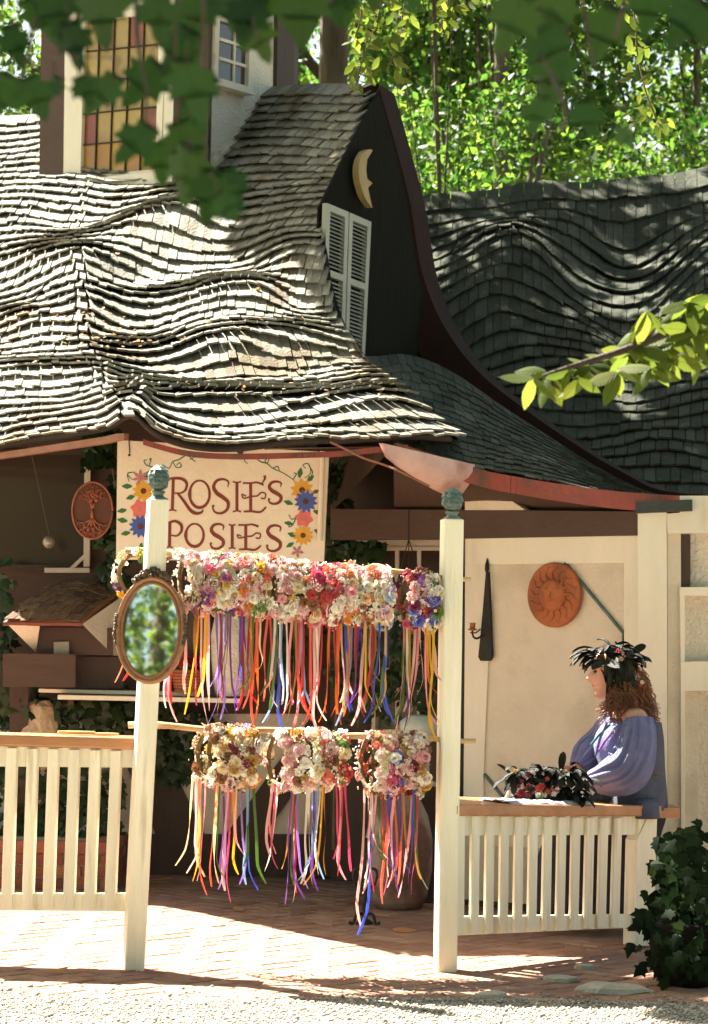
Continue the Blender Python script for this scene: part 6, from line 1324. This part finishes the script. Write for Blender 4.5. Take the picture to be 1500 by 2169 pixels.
# ---- hornbeam limb above the gable: small bright leaves at the top of the picture
ht = thing('hornbeam_tree', 'tree with small bright leaves dangling at the top centre and yellowing sprays at top right', 'tree', (3.3, .6, 0))
q = MB(); q.tube(smoothpts([(3.3, .6, -.2), (3.3, .6, 2), (3.2, .7, 4), (3.1, .8, 7)], 6), [.12 - .003 * i for i in range(19)], 12)
q.tube(smoothpts([(3.2, .7, 4.2), (2.4, .7, 4.9), (1.5, .8, 4.95), (.7, .8, 4.85), (.1, .8, 4.8)], 6), [.05 - .0016 * i for i in range(25)], 8); q.build('trunk', M['bark'], ht, True)
SP = [[(870, -60), (855, 20), (845, 80), (820, 150)], [(940, -60), (950, 0), (930, 60)], [(820, -60), (800, 40), (770, 120), (755, 170)], [(1330, -60), (1345, 40), (1350, 110), (1370, 200), (1400, 270)], [(980, -60), (985, 10)], [(760, -60), (765, 30), (752, 80)]]
q = MB()
for t in SP:
    s_ = smoothpts([P(x, y, .8) for x, y in t], 6); q.tube(s_, .004, 5)
    for i, p_ in enumerate(s_):
        for k in range(2):
            a_ = rl.uniform(-1.5, 1.5); sz = rl.uniform(22, 38) * 10.8 / F_PX
            link('leaf', rl.choice(LM['beech']), ht, leaf_at(p_ + Vector((rl.uniform(-.05, .05), rl.uniform(-.1, .1), rl.uniform(-.03, .03))), (math.sin(a_), rl.uniform(-.4, .4), -math.cos(a_) * .8), (rl.uniform(-.6, .6), -1, rl.uniform(-.2, .8)), sz, None))
setp(q.build('twigs', M['stem'], ht), kind='stuff')
# ---- ivies
def ivy(label, spots, wall, off, parts=60, size=(.045, .085), stems=(), hang=True, extra=None, seed=0):
    r = random.Random(seed); b = wall(*spots[0][:2], off); root = thing('ivy_plant', label, 'ivy', (b.x, b.y, max(0, b.z - .3)), 'ivy growing on the cottage'); cand = []
    for (cx, cy, sx, sy, n) in spots:
        for i in range(n):
            x, y = r.gauss(cx, sx * .5), r.gauss(cy, sy * .5); o_ = off + r.uniform(0, .14)
            a = r.gauss(0, .7); cand.append((wall(x, y, o_), (math.sin(a), r.uniform(-.5, .2), -math.cos(a)), wall.n * 1.0 + Vector((r.uniform(-.7, .7), 0, r.uniform(-.1, 1.0))), r.uniform(*size) * r.choice((.7, 1, 1, 1.15))))
    cand.sort(key=lambda c: -c[3] + .5 * (c[0].y)); rest = MB(); 
    for i, (p_, t_, f_, s_) in enumerate(cand):
        me = r.choice(LM['ivy']); m4 = leaf_at(p_, t_, f_, s_, None)
        if i < parts: link('leaf', me, root, m4)
        else: rest.add([m4 @ v.co for v in me.vertices], [tuple(pl_.vertices) for pl_ in me.polygons])
    if rest.V: setp(rest.build('foliage', LIVY, root), kind='stuff')
    q = MB()
    for s in stems: sm = smoothpts([wall(x, y, off + .03 + .02 * math.sin(i * 2)) for i, (x, y) in enumerate(s)], 5); q.tube(sm, [.008 * (1 - .6 * i / len(sm)) for i in range(len(sm))], 5)
    if q.V: setp(q.build('vine_stems', M['vine'], root), kind='stuff')
    return root
ivy('large ivy mass filling the brick planter behind the left railing', [(40, 1560, 90, 110, 150), (120, 1650, 150, 120, 170), (60, 1740, 110, 70, 110), (190, 1570, 90, 60, 70), (215, 1720, 60, 80, 50), (20, 1480, 60, 40, 50), (10, 1330, 36, 120, 70), (180, 1500, 110, 30, 60)], lw, .35, 70,
    stems=[[(20, 1790), (60, 1700), (110, 1640), (140, 1560)], [(150, 1790), (160, 1700), (120, 1620), (200, 1560), (260, 1540)], [(200, 1790), (190, 1690), (230, 1600), (300, 1560)], [(90, 1780), (130, 1720), (210, 1660)], [(140, 1500), (110, 1480), (96, 1520)], [(190, 1500), (200, 1540), (240, 1560)], [(60, 1760), (100, 1690), (170, 1720)]], seed=1)
ivy('ivy trailing down below the plank shelf between the left post and the garlands', [(350, 1510, 70, 36, 50), (310, 1560, 50, 40, 40), (400, 1590, 60, 34, 50), (360, 1630, 40, 22, 22), (380, 1650, 24, 12, 6), (430, 1540, 40, 40, 34), (350, 1580, 60, 30, 34), (265, 1500, 50, 40, 40)], lw, .12, 70, stems=[[(300, 1500), (330, 1550), (390, 1600), (430, 1620)], [(330, 1500), (340, 1580), (360, 1640)]], seed=2)
ivy('climbing ivy between the dark window and the left edge of the sign', [(215, 960, 34, 40, 60), (235, 1120, 30, 60, 80), (245, 1200, 24, 50, 60), (243, 1060, 10, 60, 22), (255, 1150, 22, 40, 40), (205, 915, 36, 20, 26)], lw, .5, 60, stems=[[(225, 1480), (232, 1300), (240, 1150), (244, 1030), (220, 920)]], seed=3)
ivy('dark ivy climbing beside the right edge of the sign', [(715, 1010, 22, 60, 46), (725, 1110, 28, 50, 60), (750, 1165, 50, 26, 80), (700, 1170, 28, 20, 34), (790, 1160, 30, 14, 26)], dwl, .25, 50, stems=[[(706, 1800), (712, 1500), (716, 1250), (722, 1050), (716, 950)]], seed=4)
ivy('hanging trailing ivy in the entrance behind the upper ribbons', [(760, 1360, 44, 90, 120), (800, 1440, 60, 100, 130), (850, 1400, 44, 90, 110), (895, 1430, 36, 100, 110), (720, 1420, 24, 100, 70), (640, 1340, 44, 60, 60), (600, 1400, 30, 60, 30), (880, 1330, 44, 30, 60)], dwl, .35, 60, (.03, .06), stems=[[(760, 1250), (764, 1400), (758, 1540)], [(800, 1250), (806, 1420), (800, 1560)], [(850, 1280), (846, 1420), (852, 1550)], [(895, 1290), (900, 1420), (894, 1560)], [(720, 1260), (716, 1400), (724, 1540)], [(830, 1260), (826, 1400), (834, 1500)], [(780, 1260), (786, 1380), (778, 1500)]], seed=5)
# ---- potted ivy, front right
pz = PZ(1452, 2085); pi = thing('potted_ivy', 'dark leafy potted ivy bush in the shade at the right before the bench railing', 'potted plant', pz); q = MB()
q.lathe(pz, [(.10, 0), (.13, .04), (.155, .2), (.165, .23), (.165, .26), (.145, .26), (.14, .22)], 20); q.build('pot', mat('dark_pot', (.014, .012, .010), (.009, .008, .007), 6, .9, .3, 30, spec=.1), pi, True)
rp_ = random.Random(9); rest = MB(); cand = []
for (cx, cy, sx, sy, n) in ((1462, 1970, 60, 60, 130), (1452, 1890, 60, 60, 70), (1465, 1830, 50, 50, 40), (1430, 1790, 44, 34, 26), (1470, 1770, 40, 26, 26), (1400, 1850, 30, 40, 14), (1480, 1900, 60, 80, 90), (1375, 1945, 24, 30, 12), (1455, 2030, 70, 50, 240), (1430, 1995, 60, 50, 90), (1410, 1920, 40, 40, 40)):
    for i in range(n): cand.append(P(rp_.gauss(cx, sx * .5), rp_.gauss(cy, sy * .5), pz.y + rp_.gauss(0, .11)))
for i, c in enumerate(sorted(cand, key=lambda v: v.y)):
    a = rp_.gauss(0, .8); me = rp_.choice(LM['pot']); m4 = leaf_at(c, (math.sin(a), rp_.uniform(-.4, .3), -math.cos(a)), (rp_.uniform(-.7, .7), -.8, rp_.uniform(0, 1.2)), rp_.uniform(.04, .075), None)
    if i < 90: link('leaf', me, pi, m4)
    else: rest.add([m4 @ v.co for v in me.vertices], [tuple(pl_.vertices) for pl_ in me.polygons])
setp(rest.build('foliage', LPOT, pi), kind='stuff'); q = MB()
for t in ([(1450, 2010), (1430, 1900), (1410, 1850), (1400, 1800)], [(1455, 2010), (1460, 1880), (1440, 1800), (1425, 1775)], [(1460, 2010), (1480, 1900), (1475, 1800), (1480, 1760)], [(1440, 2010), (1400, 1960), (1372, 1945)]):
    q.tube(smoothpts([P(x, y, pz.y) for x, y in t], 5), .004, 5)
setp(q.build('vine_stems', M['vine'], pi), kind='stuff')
# ---- fallen leaves
for i, (x, y, s, lab) in enumerate(((1036, 1958, .075, 'yellow fallen leaf on the pavers right of the tall post'), (516, 1928, .10, 'pale curled fallen leaf at the shadow edge under the lower garland'), (575, 1926, .10, 'big tan fallen leaf at the shadow edge right of its pale neighbour'), (830, 1968, .12, 'long dry leaf lying by the black iron stand'), (38, 1966, .05, 'small brown leaf on the sunny pavers under the left railing'), (462, 2021, .03, 'tiny orange leaf on the sunny pavers right of the left post'), (104, 2056, .09, 'thin pale leaf sliver in the rail shadow left of the left post'), (354, 2126, .05, 'brown leaf on the pale gravel before the left post'))):
    p_ = PZ(x, y, .012); o = link('fallen_leaf', LM['dry'][i % 4], None, leaf_at(p_, (math.cos(i * 2.1), math.sin(i * 2.1) * .8, .12), (0, -.35, 1), s, None)); setp(o, lab, 'leaf', 'fallen leaves')
# ---- leaf litter caught on the roof
n = 420; q = MB()
for i in range(n):
    zx = rl.choice(((.36, .33, .10, .03), (.47, .30, .16, .03), (.10, .72, .07, .06), (.62, .36, .12, .04), (.25, .36, .16, .03), (.8, .14, .12, .04), (.5, .5, .4, .3)))
    u, v = min(.98, max(.02, rl.gauss(zx[0], zx[2]))), min(.95, max(.02, rl.gauss(zx[1], zx[3]))); p_ = mroof(u, v) + Vector((0, -.012, .034)); me = rl.choice(LM['dry'])
    m4 = leaf_at(p_, (rl.uniform(-1, 1), rl.uniform(-1, .3), rl.uniform(-.5, .2)), (rl.uniform(-.5, .5), -.6, 1), rl.uniform(.018, .05), None); q.add([m4 @ vv.co for vv in me.vertices], [tuple(pl_.vertices) for pl_ in me.polygons])
setp(q.build('roof_leaf_litter', LDRY, None), kind='stuff')
